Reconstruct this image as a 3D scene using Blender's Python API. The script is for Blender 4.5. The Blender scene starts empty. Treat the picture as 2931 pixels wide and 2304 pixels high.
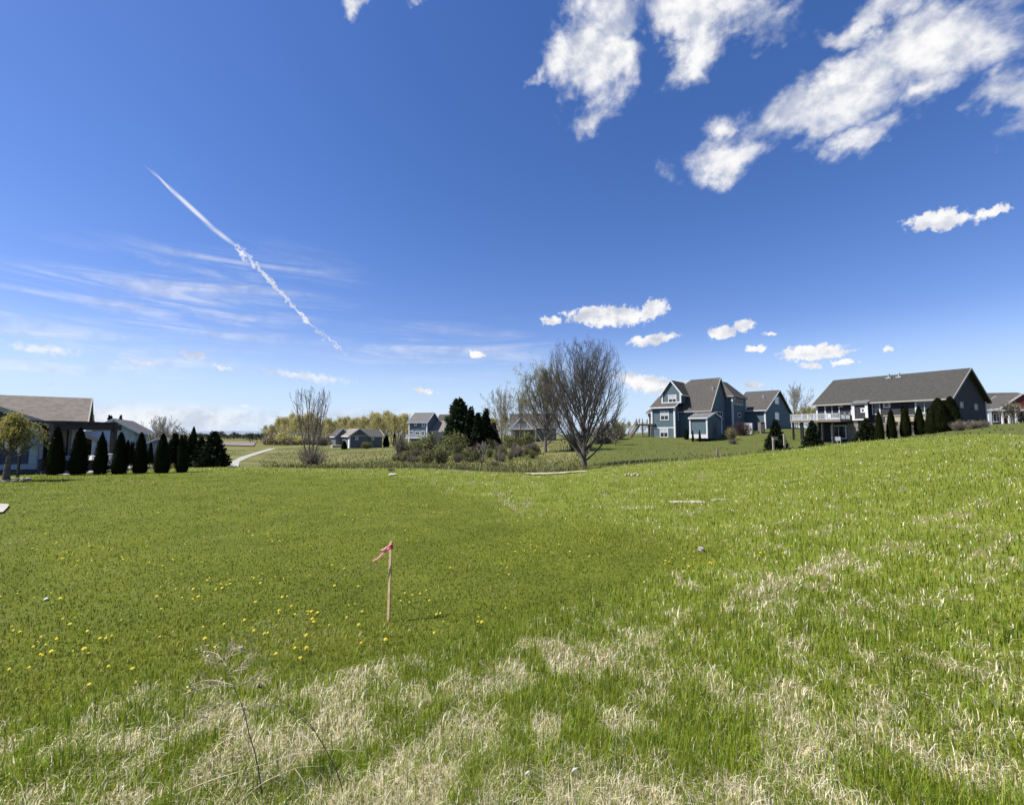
import bpy, bmesh, math, random
import numpy as np
from mathutils import Vector

# ------------------------------------------------------------------ camera, world, sun, exposure
scene = bpy.context.scene
COL = scene.collection
W0, H0 = 2931.0, 2304.0            # size of the photograph, used to turn pixels into directions
FPX = 1303.0
HORIZON = 1240.0
EYE = 2.2
PITCH = math.atan((HORIZON - H0 / 2) / FPX)
SP, CP = math.sin(PITCH), math.cos(PITCH)

cam_d = bpy.data.cameras.new('camera')
cam_d.sensor_width = 36.0
cam_d.lens = 36.0 * FPX / W0
cam_d.clip_start = 0.05
cam_d.clip_end = 20000
cam = bpy.data.objects.new('camera', cam_d)
cam.location = (0, 0, EYE)
cam.rotation_euler = (math.pi / 2 + PITCH, 0, 0)
COL.objects.link(cam)
scene.camera = cam

SUN_EL, SUN_FWD = 54.0, -8.0       # degrees: height, and how far in front of straight left
_e, _f = math.radians(SUN_EL), math.radians(SUN_FWD)
SUNV = Vector((-math.cos(_f) * math.cos(_e), math.sin(_f) * math.cos(_e), math.sin(_e)))
sun_d = bpy.data.lights.new('sun', 'SUN')
sun_d.energy = 4.8
sun_d.angle = math.radians(0.53)
sun_d.color = (1.0, 0.955, 0.88)
sun = bpy.data.objects.new('sun', sun_d)
sun.rotation_euler = (-SUNV).to_track_quat('-Z', 'Y').to_euler()
sun.location = (-40, 0, 60)
COL.objects.link(sun)

scene.render.engine = 'CYCLES'
scene.view_settings.view_transform = 'Standard'
scene.view_settings.look = 'None'
scene.view_settings.gamma = 1.0
scene.view_settings.exposure = 0.75
scene.view_settings.use_curve_mapping = False
scene.cycles.use_denoising = True
scene.cycles.max_bounces = 6
scene.cycles.transparent_max_bounces = 8
scene.cycles.caustics_reflective = False
scene.cycles.caustics_refractive = False


def ray(u, v):
    """pixel -> (X/Y, Z/Y) slopes of its viewing ray in the world"""
    x = (u - W0 / 2) / FPX
    y = (H0 / 2 - v) / FPX
    fw = CP - SP * y
    return x / fw, (SP + CP * y) / fw


def P(u, v, Y):
    a, b = ray(u, v)
    return np.array((a * Y, Y, EYE + b * Y))


def project(p):
    x, y, z = p[0], p[1], p[2] - EYE
    fw = y * CP + z * SP
    up = z * CP - y * SP
    return W0 / 2 + FPX * x / fw, H0 / 2 - FPX * up / fw


def azel(u, v):
    a, b = ray(u, v)
    return math.degrees(math.atan2(a, 1.0)), math.degrees(math.atan2(b, math.hypot(a, 1.0)))


class NT:
    """small helper for building node trees"""
    def __init__(s, tree):
        s.t = tree
        tree.nodes.clear()

    def n(s, kind, ins=None, **kw):
        nd = s.t.nodes.new(kind)
        for k, v in kw.items():
            setattr(nd, k, v)
        for k, v in (ins or {}).items():
            s.put(nd.inputs[k], v)
        return nd

    def put(s, sock, v):
        if isinstance(v, bpy.types.NodeSocket):
            s.t.links.new(v, sock)
        else:
            if sock.type == 'RGBA' and len(v) == 3:
                v = (*v, 1.0)
            sock.default_value = v

    def m(s, op, a, b=0.0, c=0.0, clamp=False):
        nd = s.n('ShaderNodeMath', operation=op, use_clamp=clamp)
        for i, v in enumerate((a, b, c)):
            if len(nd.inputs) > i:
                s.put(nd.inputs[i], v)
        return nd.outputs[0]

    def mix(s, f, a, b, blend='MIX'):
        nd = s.n('ShaderNodeMix', data_type='RGBA', blend_type=blend)
        s.put(nd.inputs[0], f); s.put(nd.inputs[6], a); s.put(nd.inputs[7], b)
        return nd.outputs[2]

    def smooth(s, x, lo, hi, a=0.0, b=1.0):
        nd = s.n('ShaderNodeMapRange', interpolation_type='SMOOTHSTEP')
        for i, v in enumerate((x, lo, hi, a, b)):
            s.put(nd.inputs[i], v)
        return nd.outputs[0]

    def noise(s, vec, scale, detail=4.0, rough=0.55, dim='3D', dist=0.0):
        nd = s.n('ShaderNodeTexNoise', noise_dimensions=dim)
        if vec is not None:
            s.put(nd.inputs['Vector'], vec)
        s.put(nd.inputs['Scale'], scale); s.put(nd.inputs['Detail'], detail)
        s.put(nd.inputs['Roughness'], rough); s.put(nd.inputs['Distortion'], dist)
        return nd.outputs[0]


# ---- the sky: Nishita air, cumulus in the upper right, small cumulus low down, thin cirrus, one contrail
world = bpy.data.worlds.new('World')
scene.world = world
world.use_nodes = True
world.cycles.sampling_method = 'MANUAL'
world.cycles.sample_map_resolution = 512
w = NT(world.node_tree)
geo = w.n('ShaderNodeTexCoord').outputs['Generated']
sky = w.n('ShaderNodeTexSky', sky_type='NISHITA')
sky.sun_disc = False
sky.sun_elevation = math.radians(SUN_EL)
sky.sun_rotation = math.radians(-(90 - SUN_FWD))
sky.altitude = 250
sky.air_density = 1.0
sky.dust_density = 0.35
sky.ozone_density = 2.2
sepd = w.n('ShaderNodeSeparateXYZ', {0: geo})
dx, dy, dz = sepd.outputs
az = w.m('MULTIPLY', w.m('ARCTAN2', dx, dy), 180 / math.pi)
el = w.m('MULTIPLY', w.m('ARCSINE', dz), 180 / math.pi)
ae = w.n('ShaderNodeCombineXYZ', {0: az, 1: el}).outputs[0]
zz = w.m('ADD', w.m('MAXIMUM', dz, 0.0), 0.12)
plane = w.n('ShaderNodeCombineXYZ', {0: w.m('DIVIDE', dx, zz), 1: w.m('DIVIDE', dy, zz)}).outputs[0]
# ragged edges: bend the coordinates in which the cloud bodies are laid out, less near the horizon where clouds are far
dirs = w.n('ShaderNodeVectorMath', {0: geo, 1: (1.0, 1.0, 1.25)}, operation='MULTIPLY').outputs[0]
wn = w.n('ShaderNodeTexNoise', {'Vector': dirs, 'Scale': 8.0, 'Detail': 5.0, 'Roughness': 0.6}).outputs[1]
wv = w.n('ShaderNodeVectorMath', {0: wn, 1: (0.5, 0.5, 0.5)}, operation='SUBTRACT').outputs[0]
amp = w.m('MULTIPLY_ADD', w.m('MAXIMUM', el, 0.0), 0.42, 1.6)
wv = w.n('ShaderNodeVectorMath', {0: wv, 'Scale': amp}, operation='SCALE').outputs[0]
wv = w.n('ShaderNodeVectorMath', {0: wv, 1: (1.0, 0.8, 0.0)}, operation='MULTIPLY').outputs[0]
aew = w.n('ShaderNodeVectorMath', {0: ae, 1: wv}, operation='ADD').outputs[0]


def blob(u, v, ru, rv, rot, vec, weight=1.0, azel_direct=None):
    """one elliptical cloud body given by its place in the sky; returns 1 in its middle, 0 at its rim"""
    if azel_direct:
        c = np.array(azel_direct[:2]); sx, sy, ang = azel_direct[2], azel_direct[3], math.radians(rot)
    else:
        c = np.array(azel(u, v))
        J = np.column_stack((np.array(azel(u + 2, v)) - c, np.array(azel(u, v - 2)) - c)) / 2
        r = math.radians(rot)
        R = np.array(((math.cos(r), -math.sin(r)), (math.sin(r), math.cos(r))))
        A = J @ R @ np.diag((ru, rv))
        U, S, _ = np.linalg.svd(A)
        ang = math.atan2(U[1, 0], U[0, 0]); sx, sy = S
    mp = w.n('ShaderNodeMapping', {'Vector': vec, 'Location': (c[0], c[1], 0), 'Rotation': (0, 0, ang),
                                   'Scale': (sx, sy, 1)}, vector_type='TEXTURE').outputs[0]
    ln = w.n('ShaderNodeVectorMath', {0: mp}, operation='LENGTH').outputs['Value']
    return w.m('MULTIPLY_ADD', ln, -weight, weight)


def bank(items, vec):
    out = None
    for it in items:
        b = blob(*it[:5], vec, it[5] if len(it) > 5 else 1.0)
        out = b if out is None else w.m('MAXIMUM', out, b)
    return out


big = bank([(1690, 180, 170, 140, 60), (1760, 30, 150, 110, 20, .9), (2040, 40, 230, 120, -8), (2010, 160, 150, 90, 40, .9),
            (2330, 300, 290, 105, 27), (2080, 415, 170, 70, 15, .9), (2460, 390, 110, 60, 25, .8),
            (2720, 100, 340, 140, 22, 1.0), (2500, 30, 240, 90, 8, .9), (2900, 310, 170, 110, 30), (2640, 250, 150, 70, 25, .7),
            (1060, 50, 70, 75, -35, .75), (1110, 5, 80, 40, 0, .7), (1535, 230, 35, 60, -30, .5)], aew)
extra = None
for (a_, e_, ra, re_, rt) in [(75, 33, 16, 7, 15), (105, 40, 14, 8, -20), (140, 30, 18, 7, 10), (175, 42, 15, 9, 30),
                              (-110, 30, 13, 6, -10), (-150, 45, 12, 8, 20), (95, 12, 7, 2, 0), (-135, 12, 8, 2, 0), (165, 13, 8, 2, 0)]:
    b = blob(0, 0, 0, 0, rt, aew, 1.0, (a_, e_, ra, re_))
    extra = b if extra is None else w.m('MAXIMUM', extra, b)
big = w.m('MAXIMUM', big, extra)
# small far cumulus: finer, gentler edges
wn2 = w.n('ShaderNodeTexNoise', {'Vector': ae, 'Scale': 0.85, 'Detail': 4.0, 'Roughness': 0.6}, noise_dimensions='2D').outputs[1]
wv2 = w.n('ShaderNodeVectorMath', {0: wn2, 1: (0.5, 0.5, 0.5)}, operation='SUBTRACT').outputs[0]
wv2 = w.n('ShaderNodeVectorMath', {0: wv2, 1: (2.1, 1.15, 0.0)}, operation='MULTIPLY').outputs[0]
aes = w.n('ShaderNodeVectorMath', {0: ae, 1: wv2}, operation='ADD').outputs[0]
small = bank([(1740, 905, 150, 36, 0), (1870, 885, 48, 34, 20), (1580, 920, 40, 15, 0), (1870, 972, 85, 20, 8),
              (2065, 952, 52, 22, 10), (2130, 932, 38, 22, 15), (2205, 957, 22, 9, 0), (2325, 1010, 120, 27, 4),
              (2165, 998, 36, 13, 12), (2320, 1047, 40, 11, 0), (2415, 1039, 48, 11, 5), (2550, 998, 22, 12, 0),
              (2690, 630, 120, 34, 8), (2840, 605, 60, 20, 15), (2150, 1103, 40, 14, 0), (1860, 1100, 130, 34, -12, .8),
              (1360, 1012, 40, 11, -10, .7), (1212, 1118, 44, 8, -5, .7), (1960, 1110, 110, 20, -8, .6)], aes)
small2 = (bank([(130, 1000, 150, 22, -8, .62), (400, 1035, 110, 18, -8, .6), (560, 1018, 90, 17, -12, .72),
              (640, 1052, 50, 12, -12, .6), (880, 1078, 190, 20, -8, .6), (150, 1100, 30, 9, 0, .5), (705, 1163, 26, 8, 0, .6)], aes))
# contrail: a smooth half and a crumbled half
trail_s = bank([(552, 600, 150, 9, -42.5, .8), (480, 535, 80, 5, -47, .7), (630, 670, 85, 10, -37, .6), (440, 498, 50, 3, -42, .4)], ae)
tn = w.n('ShaderNodeTexNoise', {'Vector': ae, 'Scale': 1.7, 'Detail': 3.0}, noise_dimensions='2D').outputs[1]
tv = w.n('ShaderNodeVectorMath', {0: tn, 1: (0.5, 0.5, 0.5)}, operation='SUBTRACT').outputs[0]
tv = w.n('ShaderNodeVectorMath', {0: tv, 'Scale': 1.25}, operation='SCALE').outputs[0]
aet = w.n('ShaderNodeVectorMath', {0: ae, 1: tv}, operation='ADD').outputs[0]
trail_r = bank([(770, 800, 155, 8.5, -48, .9), (690, 725, 50, 8, -58, .8), (870, 910, 120, 6, -45, .85), (955, 980, 75, 4, -44, .7)], aet)

n_edge = w.noise(dirs, 11.5, 7.0, 0.53, '3D', 0.5)
n_fine = w.noise(ae, 1.6, 5.0, 0.6, '2D')
dens = w.m('ADD', w.m('MINIMUM', big, 0.62), w.m('MULTIPLY_ADD', n_edge, 1.75, -0.92))
a_big = w.smooth(dens, -0.14, 0.68)
a_small = w.smooth(w.m('ADD', small, w.m('MULTIPLY_ADD', n_fine, 0.9, -0.42)), 0.05, 0.42)
a_small2 = w.m('MULTIPLY', w.smooth(w.m('ADD', small2, w.m('MULTIPLY_ADD', n_fine, 0.8, -0.42)), 0.02, 0.6), 0.75)
a_tr = w.m('MAXIMUM', w.m('MULTIPLY', w.smooth(trail_s, 0.0, 0.65), 0.75), w.m('MULTIPLY', w.smooth(w.m('ADD', trail_r, w.m('MULTIPLY_ADD', n_fine, 0.7, -0.36)), -0.05, 0.7), 0.9))
# cirrus streaks in the lower left
cv = w.n('ShaderNodeMapping', {'Vector': ae, 'Rotation': (0, 0, math.radians(7)), 'Scale': (0.05, 0.55, 1)}).outputs[0]
cn = w.noise(cv, 1.0, 6.0, 0.62, '2D', 0.5)
cmask = bank([(420, 900, 900, 260, 4, 1.0), (1250, 1000, 500, 120, 0, .7)], ae)
a_cir = w.m('MULTIPLY', w.m('MULTIPLY', w.smooth(cmask, 0.0, 0.6), w.smooth(cn, 0.40, 0.78)), 0.50)
hb = bank([(430, 1200, 620, 62, 0, 1.0), (1000, 1185, 500, 30, 0, .5)], ae)
a_hb = w.m('MULTIPLY', w.smooth(w.m('ADD', hb, w.m('MULTIPLY_ADD', cn, 0.30, -0.15)), 0.0, 0.8), 0.72)
alpha = w.m('MAXIMUM', w.m('MAXIMUM', a_big, a_small), w.m('MAXIMUM', a_small2, a_tr))
alpha = w.m('MAXIMUM', alpha, w.m('MAXIMUM', a_cir, a_hb))
# cloud tone: thin rims take the blue, thick bodies white with soft grey-violet hollows
n_lit = w.noise(w.n('ShaderNodeVectorMath', {0: dirs, 1: (-0.012, 0.0, 0.016)}, operation='ADD').outputs[0], 10.0, 6.0, 0.6)
n_un = w.noise(dirs, 10.0, 6.0, 0.6)
tone = w.smooth(w.m('ADD', w.m('MULTIPLY', w.m('SUBTRACT', n_un, n_lit), 2.2), w.m('MULTIPLY_ADD', n_edge, 0.55, 0.2)), 0.18, 0.68)
ccol = w.mix(tone, (0.58, 0.62, 0.72), (0.98, 0.975, 0.975))
SKY_S = 0.085
ccol = w.n('ShaderNodeVectorMath', {0: ccol, 'Scale': 0.60 / SKY_S}, operation='SCALE').outputs[0]
skyc = w.n('ShaderNodeHueSaturation', {'Saturation': 1.27, 'Value': 1.0, 'Color': sky.outputs[0]}).outputs[0]
skyc = w.mix(1.0, skyc, (1.10, 0.89, 1.08), 'MULTIPLY')
# pale air towards the horizon
haze_f = w.smooth(el, 0.0, 13.0, 0.80, 0.0)
skyc = w.mix(haze_f, skyc, tuple(c / SKY_S for c in (0.33, 0.47, 0.62)))
final = w.mix(alpha, skyc, ccol)
bg = w.n('ShaderNodeBackground', {'Color': final, 'Strength': SKY_S})
wout = w.n('ShaderNodeOutputWorld', {'Surface': bg.outputs[0]})

# ------------------------------------------------------------------ helpers: meshes, tags
rng = np.random.default_rng(7)
random.seed(7)


def npmesh(name, V, faces, mats, col=None, smooth=False, midx=None):
    """V (N,3); faces: list of (M,k) index arrays"""
    me = bpy.data.meshes.new(name)
    V = np.asarray(V, dtype=np.float32)
    me.vertices.add(len(V))
    me.vertices.foreach_set('co', V.ravel())
    faces = [np.asarray(f, dtype=np.int32) for f in faces if len(f)]
    loops = np.concatenate([f.ravel() for f in faces])
    counts = np.concatenate([np.full(len(f), f.shape[1], dtype=np.int32) for f in faces])
    starts = np.concatenate(([0], np.cumsum(counts)[:-1])).astype(np.int32)
    me.loops.add(len(loops))
    me.loops.foreach_set('vertex_index', loops)
    me.polygons.add(len(counts))
    me.polygons.foreach_set('loop_start', starts)
    if smooth:
        me.polygons.foreach_set('use_smooth', np.ones(len(counts), dtype=bool))
    for mt in (mats if isinstance(mats, (list, tuple)) else [mats]):
        me.materials.append(mt)
    if midx is not None:
        me.polygons.foreach_set('material_index', np.asarray(midx, dtype=np.int32))
    if col is not None:
        c = np.ones((len(V), 4), dtype=np.float32)
        c[:, :3] = col
        at = me.color_attributes.new('Col', 'FLOAT_COLOR', 'POINT')
        at.data.foreach_set('color', c.ravel())
    me.update(calc_edges=True)
    return me


def wloc(o):
    p = Vector((0, 0, 0))
    while o is not None:
        p += o.location
        o = o.parent
    return p


def link(name, me, parent=None, world_coords=True):
    o = bpy.data.objects.new(name, me)
    COL.objects.link(o)
    if parent is not None:
        o.parent = parent
        if world_coords:
            d = wloc(parent)
            me.transform(__import__('mathutils').Matrix.Translation(-d))
    return o


def tag(o, label, cat, group=None, kind=None):
    if label: o['label'] = label
    if cat: o['category'] = cat
    if group: o['group'] = group
    if kind: o['kind'] = kind
    return o


def thing(name, loc, label, cat, group=None):
    o = bpy.data.objects.new(name, None)
    o.empty_display_size = 0.2
    o.location = loc
    COL.objects.link(o)
    return tag(o, label, cat, group)


def copy_tree(o, parent=None):
    c = o.copy()
    COL.objects.link(c)
    c.parent = parent
    for ch in o.children:
        copy_tree(ch, c)
    return c


class MB:
    """collects simple solids into one mesh (world coordinates)"""
    def __init__(s):
        s.V, s.F3, s.F4, s.FN, s.n = [], [], [], [], 0

    def add(s, verts, faces):
        s.V.extend([tuple(map(float, v)) for v in verts])
        for f in faces:
            f = [i + s.n for i in f]
            (s.F4 if len(f) == 4 else s.F3 if len(f) == 3 else s.FN).append(f)
        s.n += len(verts)
        return s

    def hexa(s, p):     # 8 corners: bottom 0-3 ccw, top 4-7
        return s.add(p, [(3, 2, 1, 0), (4, 5, 6, 7), (0, 1, 5, 4), (1, 2, 6, 5), (2, 3, 7, 6), (3, 0, 4, 7)])

    def box(s, c, a, b, s0, s1, t0, t1, z0, z1):
        """box in an oriented plan frame: corner c (xy), unit vectors a, b"""
        q = [c + a * x + b * y for x, y in ((s0, t0), (s1, t0), (s1, t1), (s0, t1))]
        return s.hexa([(*p, z0) for p in q] + [(*p, z1) for p in q])

    def bar(s, p, q, w_, h_=None, up=(0, 0, 1)):
        """square bar between two points"""
        p, q = np.array(p, float), np.array(q, float)
        h_ = h_ or w_
        d = q - p; d /= np.linalg.norm(d)
        u = np.array(up, float)
        if abs(d @ u) > 0.95: u = np.array((1.0, 0, 0))
        x = np.cross(d, u); x /= np.linalg.norm(x)
        y = np.cross(x, d)
        k = [(-1, -1), (1, -1), (1, 1), (-1, 1)]
        return s.hexa([p + x * i * w_ / 2 + y * j * h_ / 2 for i, j in k] + [q + x * i * w_ / 2 + y * j * h_ / 2 for i, j in k])

    def slab(s, pts, th):
        """flat polygon given by its upper rim, with thickness downwards"""
        n = len(pts)
        lo = [(p[0], p[1], p[2] - th) for p in pts]
        return s.add(list(pts) + lo, [tuple(range(n)), tuple(range(2 * n - 1, n - 1, -1))] +
                     [((i + 1) % n, i, n + i, n + (i + 1) % n) for i in range(n)])

    def build(s, name, mat, parent=None, smooth=False):
        me = bpy.data.meshes.new(name)
        me.from_pydata(s.V, [], s.F3 + s.F4 + s.FN)
        me.materials.append(mat)
        bm = bmesh.new(); bm.from_mesh(me)
        bmesh.ops.recalc_face_normals(bm, faces=bm.faces)
        bm.to_mesh(me); bm.free()
        if smooth:
            for p in me.polygons: p.use_smooth = True
        return link(name, me, parent)


# ------------------------------------------------------------------ materials
def pmat(name, col, rough=0.8, var=0.25, scale=6.0, bump=0.0, spec=0.3, col2=None, stripes=0.0, metallic=0.0, coord='Object'):
    m_ = bpy.data.materials.new(name)
    m_.use_nodes = True
    t = NT(m_.node_tree)
    tc = t.n('ShaderNodeTexCoord').outputs[coord]
    nz = t.noise(tc, scale, 5.0, 0.6)
    c2 = col2 or tuple(c * (1 - var) for c in col)
    base = t.mix(t.smooth(nz, 0.3, 0.7), c2, tuple(min(1, c * (1 + var * 0.4)) for c in col))
    big_ = t.noise(tc, scale * 0.13, 3.0, 0.5)
    base = t.mix(t.smooth(big_, 0.35, 0.75, 0.0, 0.35), base, tuple(c * 0.8 for c in col))
    h = nz
    if stripes:      # lapped boards: a saw-tooth up the wall
        z_ = t.n('ShaderNodeSeparateXYZ', {0: tc}).outputs[2]
        saw = t.m('FRACT', t.m('DIVIDE', z_, stripes))
        h = t.m('MULTIPLY_ADD', saw, -1.0, t.m('MULTIPLY', nz, 0.15))
    bs = t.n('ShaderNodeBsdfPrincipled', {'Base Color': base, 'Roughness': rough, 'Specular IOR Level': spec, 'Metallic': metallic})
    if bump:
        bn = t.n('ShaderNodeBump', {'Height': h, 'Strength': bump, 'Distance': 0.02})
        t.put(bs.inputs['Normal'], bn.outputs[0])
    t.n('ShaderNodeOutputMaterial', {'Surface': bs.outputs[0]})
    return m_


def shingle(name, col):
    m_ = bpy.data.materials.new(name)
    m_.use_nodes = True
    t = NT(m_.node_tree)
    tc = t.n('ShaderNodeTexCoord').outputs['Object']
    n1 = t.noise(tc, 9.0, 4.0, 0.7)
    vo = t.n('ShaderNodeTexVoronoi', {'Vector': tc, 'Scale': 4.5}).outputs['Color']
    g = t.n('ShaderNodeSeparateColor', {0: vo}).outputs[0]
    z_ = t.n('ShaderNodeSeparateXYZ', {0: tc}).outputs[2]
    saw = t.m('FRACT', t.m('DIVIDE', z_, 0.07))
    f = t.m('ADD', t.m('MULTIPLY', n1, 0.6), t.m('MULTIPLY', g, 0.45))
    base = t.mix(f, tuple(c * 0.62 for c in col), tuple(c * 1.3 for c in col))
    bs = t.n('ShaderNodeBsdfPrincipled', {'Base Color': base, 'Roughness': 0.92, 'Specular IOR Level': 0.15})
    bn = t.n('ShaderNodeBump', {'Height': t.m('ADD', saw, n1), 'Strength': 0.5, 'Distance': 0.02})
    t.put(bs.inputs['Normal'], bn.outputs[0])
    t.n('ShaderNodeOutputMaterial', {'Surface': bs.outputs[0]})
    return m_


def leafmat(name, c1, c2, trans=0.35, attr=False, rough=0.6, rnd=0.3, spec=0.2):
    """thin leaf / blade: diffuse + light passing through; colour varies by blade (attribute) or by place"""
    m_ = bpy.data.materials.new(name)
    m_.use_nodes = True
    t = NT(m_.node_tree)
    if attr:
        base = t.n('ShaderNodeAttribute', attribute_name='Col').outputs[0]
    else:
        pos = t.n('ShaderNodeTexCoord').outputs['Object']
        nz = t.noise(pos, 1.3, 3.0, 0.6)
        n2 = t.noise(pos, 14.0, 1.0, 0.5)
        ri = t.n('ShaderNodeObjectInfo').outputs['Random']
        f = t.m('ADD', t.m('MULTIPLY', nz, 0.8), t.m('MULTIPLY_ADD', n2, 0.5, -0.15))
        f = t.m('ADD', f, t.m('MULTIPLY_ADD', ri, rnd, -rnd * 0.5), clamp=True)
        base = t.mix(f, c1, c2)
    d = t.n('ShaderNodeBsdfPrincipled', {'Base Color': base, 'Roughness': rough, 'Specular IOR Level': spec})
    tr = t.n('ShaderNodeBsdfTranslucent', {'Color': base})
    mx = t.n('ShaderNodeMixShader', {0: trans, 1: d.outputs[0], 2: tr.outputs[0]})
    t.n('ShaderNodeOutputMaterial', {'Surface': mx.outputs[0]})
    return m_


def glassmat(name, col=(0.012, 0.014, 0.018), rough=0.06):
    m_ = bpy.data.materials.new(name)
    m_.use_nodes = True
    t = NT(m_.node_tree)
    pos = t.n('ShaderNodeTexCoord').outputs['Object']
    base = t.mix(t.noise(pos, 1.2, 2.0), col, tuple(c * 2.5 for c in col))
    bs = t.n('ShaderNodeBsdfPrincipled', {'Base Color': base, 'Roughness': rough, 'Specular IOR Level': 0.5})
    t.n('ShaderNodeOutputMaterial', {'Surface': bs.outputs[0]})
    return m_


MAT = dict(
    white=pmat('white_trim', (0.62, 0.63, 0.64), 0.6, 0.1),
    cream=pmat('cream_trim', (0.34, 0.32, 0.28), 0.7, 0.12),
    teal=pmat('teal_siding', (0.088, 0.132, 0.152), 0.75, 0.15, 3.0, 0.6, 0.25, stripes=0.16),
    charcoal=pmat('charcoal_siding', (0.040, 0.038, 0.042), 0.8, 0.2, 3.0, 0.6, 0.25, stripes=0.16),
    navy=pmat('blue_grey_siding', (0.055, 0.075, 0.098), 0.7, 0.12, 3.0, 0.3, 0.3),
    slate=pmat('slate_blue_siding', (0.085, 0.11, 0.145), 0.8, 0.15, 3.0, 0.6, 0.25, stripes=0.16),
    grey=pmat('grey_siding', (0.115, 0.125, 0.13), 0.8, 0.15, 3.0, 0.6, 0.25, stripes=0.16),
    paleblue=pmat('pale_blue_siding', (0.33, 0.40, 0.44), 0.8, 0.12, 3.0, 0.6, 0.25, stripes=0.16),
    stone=pmat('stone_veneer', (0.22, 0.2, 0.17), 0.9, 0.6, 5.0, 0.8),
    beige=pmat('beige_siding', (0.36, 0.33, 0.26), 0.8, 0.12, 3.0, 0.4, stripes=0.16),
    red=pmat('red_shakes', (0.16, 0.035, 0.028), 0.85, 0.3, 5.0, 0.4),
    roof_taupe=shingle('taupe_shingles', (0.17, 0.15, 0.125)),
    roof_brown=shingle('brown_grey_shingles', (0.076, 0.071, 0.064)),
    roof_dark=shingle('dark_grey_shingles', (0.058, 0.056, 0.050)),
    roof_pale=shingle('pale_shingles', (0.2, 0.18, 0.155)),
    roof_grey=shingle('grey_shingles', (0.13, 0.127, 0.124)),
    glass=glassmat('window_glass'),
    curtain=pmat('window_blind', (0.45, 0.47, 0.48), 0.5, 0.15, 20.0),
    door=pmat('dark_door', (0.02, 0.02, 0.022), 0.4, 0.2),
    rail=pmat('railing_white', (0.5, 0.52, 0.54), 0.5, 0.08),
    wood=pmat('weathered_wood', (0.23, 0.19, 0.15), 0.85, 0.4, 12.0, 0.3),
    darkwood=pmat('dark_stained_wood', (0.035, 0.033, 0.035), 0.7, 0.3, 10.0, 0.2),
    lath=pmat('pine_lath', (0.5, 0.36, 0.2), 0.75, 0.35, 25.0, 0.2),
    pink=leafmat('pink_ribbon', (0.85, 0.28, 0.38), (0.95, 0.48, 0.54), 0.35, rnd=0.0),
    hotpink=leafmat('red_pink_ribbon', (0.65, 0.02, 0.06), (0.8, 0.05, 0.1), 0.3, rnd=0.0),
    concrete=pmat('concrete', (0.42, 0.39, 0.33), 0.9, 0.2, 2.0, 0.2),
    pathmat=pmat('path_concrete', (0.36, 0.34, 0.29), 0.9, 0.2, 1.0, 0.1),
    sand=pmat('pale_sand', (0.42, 0.37, 0.28), 0.95, 0.3, 6.0, 0.5),
    rock=pmat('field_stone', (0.3, 0.29, 0.27), 0.85, 0.5, 12.0, 0.6),
    whiterock=pmat('white_stone', (0.7, 0.69, 0.66), 0.85, 0.25, 14.0, 0.4),
    bark=pmat('dark_bark', (0.065, 0.054, 0.046), 0.95, 0.5, 8.0, 0.7),
    barkbig=pmat('grey_brown_bark', (0.105, 0.092, 0.082), 0.95, 0.45, 8.0, 0.6),
    barkg=pmat('grey_bark', (0.17, 0.15, 0.125), 0.95, 0.45, 8.0, 0.6),
    barkp=pmat('pale_bark', (0.35, 0.32, 0.27), 0.95, 0.4, 10.0, 0.5),
    mulch=pmat('mulch', (0.05, 0.035, 0.025), 0.95, 0.5, 20.0, 0.6),
    metal=pmat('grey_metal', (0.4, 0.41, 0.42), 0.45, 0.15, 4.0, metallic=0.3),
    cushion=pmat('white_cushion', (0.75, 0.74, 0.72), 0.9, 0.1),
    wicker=pmat('dark_wicker', (0.03, 0.028, 0.027), 0.8, 0.4, 30.0, 0.4),
    awning=pmat('grey_canvas', (0.42, 0.42, 0.4), 0.9, 0.1),
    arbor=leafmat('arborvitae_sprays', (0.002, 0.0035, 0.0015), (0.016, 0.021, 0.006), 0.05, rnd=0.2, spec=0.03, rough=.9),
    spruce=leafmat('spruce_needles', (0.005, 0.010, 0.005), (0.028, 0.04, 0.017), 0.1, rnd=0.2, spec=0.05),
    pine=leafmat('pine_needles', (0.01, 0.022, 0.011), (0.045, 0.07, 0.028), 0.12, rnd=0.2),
    bud=leafmat('budding_leaves', (0.30, 0.265, 0.10), (0.56, 0.50, 0.20), 0.45, rnd=0.6),
    budsmall=leafmat('young_leaves', (0.17, 0.15, 0.03), (0.40, 0.36, 0.10), 0.45, rnd=0.2),
    shrub=leafmat('shrub_leaves', (0.075, 0.082, 0.028), (0.215, 0.22, 0.08), 0.3, rnd=0.6),
    shrubtwig=leafmat('shrub_twigs', (0.15, 0.13, 0.09), (0.30, 0.26, 0.175), 0.2, rnd=0.5),
    wine=leafmat('wine_red_leaves', (0.05, 0.025, 0.03), (0.13, 0.075, 0.075), 0.2, rnd=0.2),
    fwood=leafmat('far_wood_leaves', (0.014, 0.022, 0.014), (0.05, 0.06, 0.035), 0.1, rnd=0.4),
    blade=leafmat('grass_blades', None, None, 0.38, attr=True, rough=0.55, spec=0.25),
    petal=leafmat('dandelion_petals', (0.82, 0.66, 0.05), (0.92, 0.80, 0.12), 0.3, rnd=0.0),
    drystem=pmat('dry_stem', (0.52, 0.44, 0.30), 0.85, 0.4, 30.0),
    darkstem=pmat('dark_dry_stem', (0.10, 0.075, 0.05), 0.85, 0.4, 30.0),
)

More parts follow.
